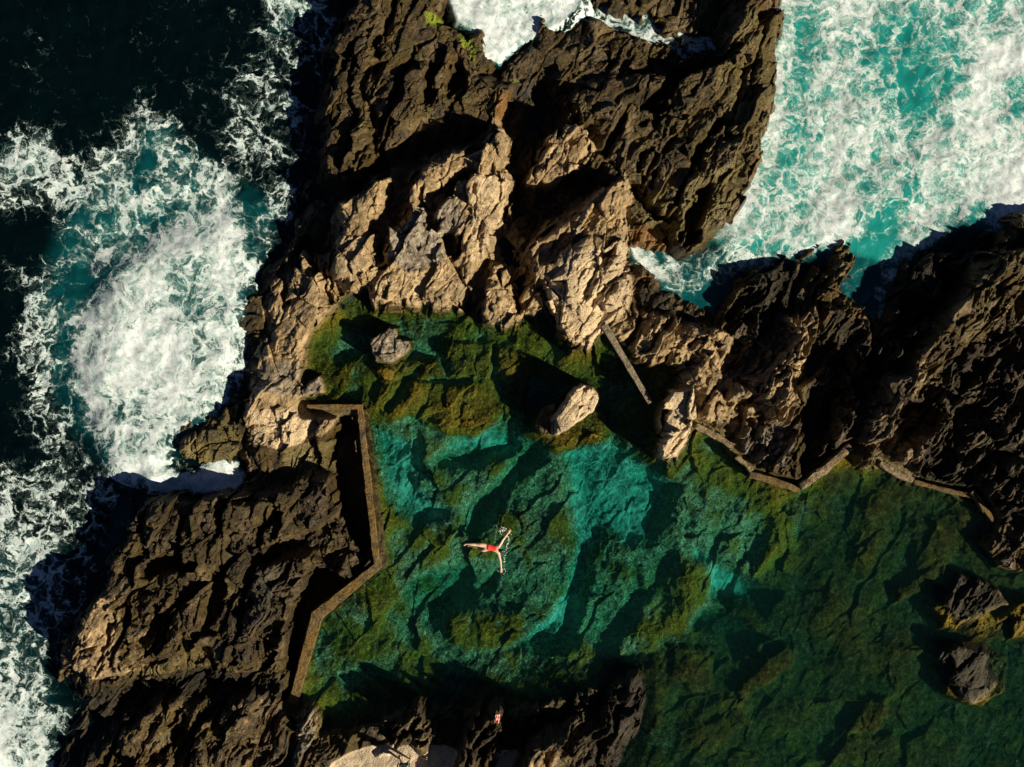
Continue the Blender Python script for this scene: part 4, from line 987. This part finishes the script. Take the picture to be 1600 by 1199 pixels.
wall('concrete_wall', [(1172,742),(1200,749),(1250,766)], [10,11,10], .55, -1.2, M_CONC3, 'brown mossy wall piece left of the black triangular basin', 'wall', 4, G, .02)
wall('concrete_wall', [(1252,762),(1290,733),(1330,698)], [9,13,11], .85, -1.2, M_CONC2, 'pale speckled wall slanting up right beside the black triangular basin', 'wall', 5, G, .035)
wall('concrete_wall', [(1376,724),(1402,740),(1428,751)], [9,11,9], .80, -1.2, M_CONC2, 'pale lumpy wall piece at the top of the dark right bay', 'wall', 6, G, .035)
wall('concrete_wall', [(1430,753),(1475,766),(1522,776)], [7,7,8], .50, -1.2, M_CONC3, 'thin dark mossy wall at the waterline of the right bay', 'wall', 7, G, .02)
wall('concrete_wall', [(1520,768),(1535,788),(1552,814)], [8,10,6], .65, -1.2, M_CONC3, 'rusty tapering wall end nearest the right edge', 'wall', 8, G, .035)
wall('plank_bridge', [(944,508),(1016,630)], [11,8], 1.30, 1.2, M_PLANK,
     'narrow grey plank running from the tallest crag into the shadow', 'plank', 10, None, .008)

# ------------------------------------------------------------------ people
def skin_body(name, V, E, mat, parent=None, root=0, sub=2):
    me = bpy.data.meshes.new(name); me.from_pydata([v[0] for v in V], E, []); me.materials.append(mat)
    o = bpy.data.objects.new(name, me); COL.objects.link(o)
    if parent: o.parent = parent
    o.modifiers.new('skin', 'SKIN'); 
    sv = me.skin_vertices
    if len(sv) == 0:
        bm = bmesh.new(); bm.from_mesh(me); bm.verts.layers.skin.verify(); bm.to_mesh(me); bm.free()
    sv = me.skin_vertices[0].data
    for i, v in enumerate(V):
        r = v[1]; sv[i].radius = r if isinstance(r, tuple) else (r, r)
        sv[i].use_root = (i == root)
    s = o.modifiers.new('subsurf', 'SUBSURF'); s.levels = sub; s.render_levels = sub
    return o
SKIN = mat_plain('skin', (.72, .47, .35), .5, .08); SUIT = mat_plain('red_swimsuit', (.75, .06, .04), .5, .1)
HAIR = mat_plain('dark_hair', (.018, .010, .007), .45, .3)
def ellipsoid(name, loc, rad, mat, parent=None, rot=None, noise=0.0, seed=1):
    bm = bmesh.new(); bmesh.ops.create_icosphere(bm, subdivisions=3, radius=1)
    rr = random.Random(seed)
    for v in bm.verts:
        k = 1+noise*(rr.random()-.5)
        v.co = Vector((v.co.x*rad[0]*k, v.co.y*rad[1]*k, v.co.z*rad[2]*k))
        if rot: v.co = rot @ v.co
        v.co += Vector(loc)
    return bm_obj(name, bm, mat, parent)
def hand(V, E, base_i, wrist, d, side, up, k=1.0):
    """palm and five bent fingers; d = hand direction, side = towards the thumb"""
    d = d.normalized(); side = side.normalized(); up = up.normalized()
    palm = len(V); V.append((tuple(wrist+d*.05*k), (.036*k, .018*k))); E.append((base_i, palm))
    kn = len(V); V.append((tuple(wrist+d*.09*k), (.038*k, .016*k))); E.append((palm, kn))
    for f, (off, ln) in enumerate(((.030, .070), (.010, .080), (-.010, .075), (-.030, .058))):
        p0 = wrist+d*.095*k+side*off*k
        a = len(V); V.append((tuple(p0+d*ln*.45*k), .009*k)); E.append((kn, a))
        b_ = len(V); V.append((tuple(p0+d*ln*k-up*.015*k), .008*k)); E.append((a, b_))
    a = len(V); V.append((tuple(wrist+d*.055*k+side*.05*k), .010*k)); E.append((palm, a))
    b_ = len(V); V.append((tuple(wrist+d*.09*k+side*.065*k), .009*k)); E.append((a, b_))

def swimmer():
    r = bpy.data.objects.new('person', None); COL.objects.link(r)
    tag(r, 'swimmer in a red one-piece swimsuit floating face down in the pool with arms spread wide', 'person')
    z = PZ+.02
    def p(u, v, dz=0.0): x, y = W(u, v, z+dz); return Vector((x, y, z+dz))
    V = []; E = []
    def add(pt, rad, frm=None):
        V.append((tuple(pt), rad)); i = len(V)-1
        if frm is not None: E.append((frm, i))
        return i
    hip = add(p(762.5, 855, .02), (.155, .115))
    wst = add(p(769, 856.2, .03), (.115, .095), hip)
    chs = add(p(775.5, 858, .04), (.145, .11), wst)
    nk0 = add(p(779.5, 859.3, .05), (.085, .07), chs)
    nk = add(p(781.3, 860, .06), (.05, .05), nk0)
    hd = add(p(783.2, 860.8, .07), (.075, .085), nk)
    hd2 = add(p(785.6, 861.4, .06), (.075, .085), hd)
    add(p(786.6, 861.6, -.03), (.02, .02), hd2)
    # arm above (towards the splash)
    s1 = add(p(780, 854, .05), .068, chs); e1_ = add(p(786, 843.5, .05), .052, s1); w1_ = add(p(793.5, 834, .05), .036, e1_)
    d = (p(793.5, 834)-p(786, 843.5)); hand(V, E, w1_, p(793.5, 834, .05), d, Vector((d.y, -d.x, 0)), Vector((0, 0, 1)), 1.15)
    s2 = add(p(779, 865, .05), .068, chs); e2_ = add(p(782, 877, .05), .052, s2); w2_ = add(p(783, 888, .05), .036, e2_)
    d = (p(783, 888)-p(782, 877)); hand(V, E, w2_, p(783, 888, .05), d, Vector((-d.y, d.x, 0)), Vector((0, 0, 1)), 1.15)
    # legs
    h1_ = add(p(759, 852.3, .01), .095, hip); t1_ = add(p(752, 851.7, .03), .105, h1_); k1_ = add(p(744.5, 851.5, .02), .072, t1_); c1_ = add(p(738, 851, .04), .066, k1_)
    a1_ = add(p(729.5, 850.5, .03), .032, c1_); add(p(727.3, 850.7, .02), (.038, .03), a1_); add(p(724.5, 852.8, .0), (.035, .02), len(V)-1)
    h2_ = add(p(759, 858.5, -.02), .095, hip); t2_ = add(p(754.5, 861, -.06), .08, h2_); k2_ = add(p(748.5, 857, -.16), .056, t2_); c2_ = add(p(742, 854.5, -.22), .05, k2_)
    a2_ = add(p(734, 853.5, -.30), .03, c2_); add(p(730, 854, -.33), (.035, .02), a2_)
    body = skin_body('body', V, E, SKIN, r)
    SV = []; SE = []
    for i, (q, rad) in enumerate([(p(760.2, 855, .025), (.165, .125)), (p(764, 855.3, .025), (.168, .126)), (p(769, 856.2, .035), (.127, .107)), (p(774.5, 857.7, .045), (.148, .115)), (p(777.2, 858.6, .05), (.12, .095))]):
        SV.append((tuple(q), rad))
        if i: SE.append((i-1, i))
    skin_body('swimsuit', SV, SE, SUIT, r)
    hp = p(783.8, 861, .10)
    ellipsoid('hair', tuple(hp), (.11, .095, .10), HAIR, r, None, .12)
    return r
swimmer()

# white water stirred up by the swimmer's arms
M_FOAM = mat_plain('white_foam', (.85, .86, .84), .7, .05)
def splash():
    bm = bmesh.new(); rr = random.Random(4)
    def drop(u, v, sz):
        x, y = W(u, v, PZ+.02)
        m = Matrix.Translation((x, y, PZ+.01)) @ Matrix.Rotation(rr.uniform(0, 3.1), 4, 'Z') @ Matrix.Diagonal((sz*rr.uniform(.6, 2.2), sz*.7, sz*.5, 1))
        bmesh.ops.create_icosphere(bm, subdivisions=1, radius=1, matrix=m)
    for i in range(75):
        a = rr.uniform(0, 6.28); q = rr.gauss(0, 1)*4.5; drop(785+q*math.cos(a)*1.15, 830+q*math.sin(a), rr.uniform(.006, .02))
    for i in range(40):
        t = rr.random(); drop(795-7*t+rr.gauss(0, .9), 838+40*t, rr.uniform(.008, .024))
    for i in range(16):
        t = rr.random(); drop(776+rr.gauss(0, .6)+3*t, 868+26*t, rr.uniform(.006, .016))
    for i in range(14):
        a = rr.uniform(-1.0, 1.2); drop(783+7*math.cos(a), 893+5*math.sin(a), rr.uniform(.006, .018))
    return bm_obj('splash', bm, M_FOAM)
tag(splash(), "white splash and drops around the swimmer's arms", 'splash', kind='stuff')

def ground_z(x, y):
    i = int(round((x-GX0)/DS)); j = int(round((y-GY0)/DS)); return float(Zf[min(max(j, 0), NY-1), min(max(i, 0), NX-1)])

def standing_person():
    r = bpy.data.objects.new('person', None); COL.objects.link(r)
    x, y = W(633.5, 1188, .7); gz = ground_z(x, y)
    r.location = (x, y, gz)
    tag(r, 'person in teal shorts and dark sandals standing on the sand at the bottom edge', 'person')
    TOP = mat_plain('teal_cloth', (.015, .22, .17), .8, .15); SAND = mat_plain('dark_sandal', (.02, .018, .018), .6, .2)
    V = []; E = []
    def add(pt, rad, frm=None):
        V.append((tuple(pt), rad)); i = len(V)-1
        if frm is not None: E.append((frm, i))
        return i
    hip = add((0, 0, .92), (.15, .11)); w_ = add((0, 0, 1.08), (.13, .095), hip); ch = add((0, 0, 1.30), (.155, .11), w_)
    nk = add((0, .005, 1.46), (.055, .055), ch); hd = add((0, .02, 1.56), (.078, .09), nk); hd2 = add((0, .02, 1.66), (.072, .085), hd)
    add((0, .115, 1.575), (.014, .014), hd)
    for s in (-1, 1):
        sh = add((s*.19, 0, 1.38), .055, ch); el = add((s*.25, -.03, 1.10), .042, sh); wr = add((s*.24, .08, .88), .028, el)
        hand(V, E, wr, Vector((s*.24, .08, .88)), Vector((0, .12, -.9)), Vector((0, 1, 0)), Vector((s, 0, 0)))
        th = add((s*.11, 0, .82), .095, hip); kn = add((s*.15, .03, .48), .06, th); cf = add((s*.18, .02, .32), .055, kn); an = add((s*.21, 0, .09), .036, cf)
        add((s*.215, .03, .045), (.042, .035), an); add((s*.225, .13, .035), (.045, .022), len(V)-1); add((s*.228, .18, .03), (.04, .018), len(V)-1)
    skin_body('body', V, E, SKIN, r)
    SV = [((0, 0, 1.0), (.165, .125)), ((0, 0, .88), (.17, .13)), ((-.115, 0, .80), .115), ((-.135, .015, .62), .10), ((.115, 0, .80), .115), ((.135, .015, .62), .10)]
    skin_body('shorts', SV, [(0, 1), (1, 2), (2, 3), (1, 4), (4, 5)], TOP, r)
    SH = [((0, 0, 1.05), (.142, .107)), ((0, 0, 1.30), (.168, .122)), ((0, 0, 1.42), (.10, .08)), ((-.2, 0, 1.37), .066), ((-.24, -.02, 1.2), .056), ((.2, 0, 1.37), .066), ((.24, -.02, 1.2), .056)]
    skin_body('shirt', SH, [(0, 1), (1, 2), (1, 3), (3, 4), (1, 5), (5, 6)], TOP, r)
    ellipsoid('hair', (0, .0, 1.66), (.092, .105, .10), HAIR, r, None, .1)
    for s in (-1, 1):
        bm = bmesh.new()
        outline = [(-.035, -.09), (.035, -.09), (.04, 0), (.048, .12), (.03, .2), (-.03, .2), (-.048, .12), (-.04, 0)]
        a = [bm.verts.new((s*.218+px*1.15, .02+py*1.1, .0)) for px, py in outline]; b_ = [bm.verts.new((s*.218+px*1.15, .02+py*1.1, .025)) for px, py in outline]
        bm.faces.new(b_); bm.faces.new(a[::-1])
        for i in range(8): bm.faces.new((a[i], a[(i+1) % 8], b_[(i+1) % 8], b_[i]))
        for yy in (.05, .13):
            prev = None
            for q in range(9):
                t = math.pi*q/8; px = s*.218-.052*math.cos(t); pz = .025+.05*math.sin(t)
                u = [bm.verts.new((px, yy-.012, pz)), bm.verts.new((px, yy+.012, pz))]
                if prev: bm.faces.new((prev[0], u[0], u[1], prev[1]))
                prev = u
        bm_obj('sandal', bm, SAND, r)
    return r
standing_person()

def towel():
    x, y = W(777, 1121, 1.5); bm = bmesh.new(); n = 14; rr = random.Random(3)
    gv = {}
    for i in range(n+1):
        for j in range(n+1):
            a = (i/n-.5)*.20; c = (j/n-.5)*.36
            px = x+a*.95+c*.12; py = y+c*.95-a*.2
            gv[i, j] = bm.verts.new((px, py, ground_z(px, py)+.045+.02*math.sin(i*1.1+j*.7)+.012*rr.random()))
    for i in range(n):
        for j in range(n): bm.faces.new((gv[i, j], gv[i+1, j], gv[i+1, j+1], gv[i, j+1]))
    o = bm_obj('towel', bm, mat_plain('pink_cloth', (.75, .33, .30), .9, .12))
    s = o.modifiers.new('thickness', 'SOLIDIFY'); s.thickness = .015
    return o
tag(towel(), 'small crumpled pink towel on a dark rock tip at the pool end nearest the sand', 'towel')
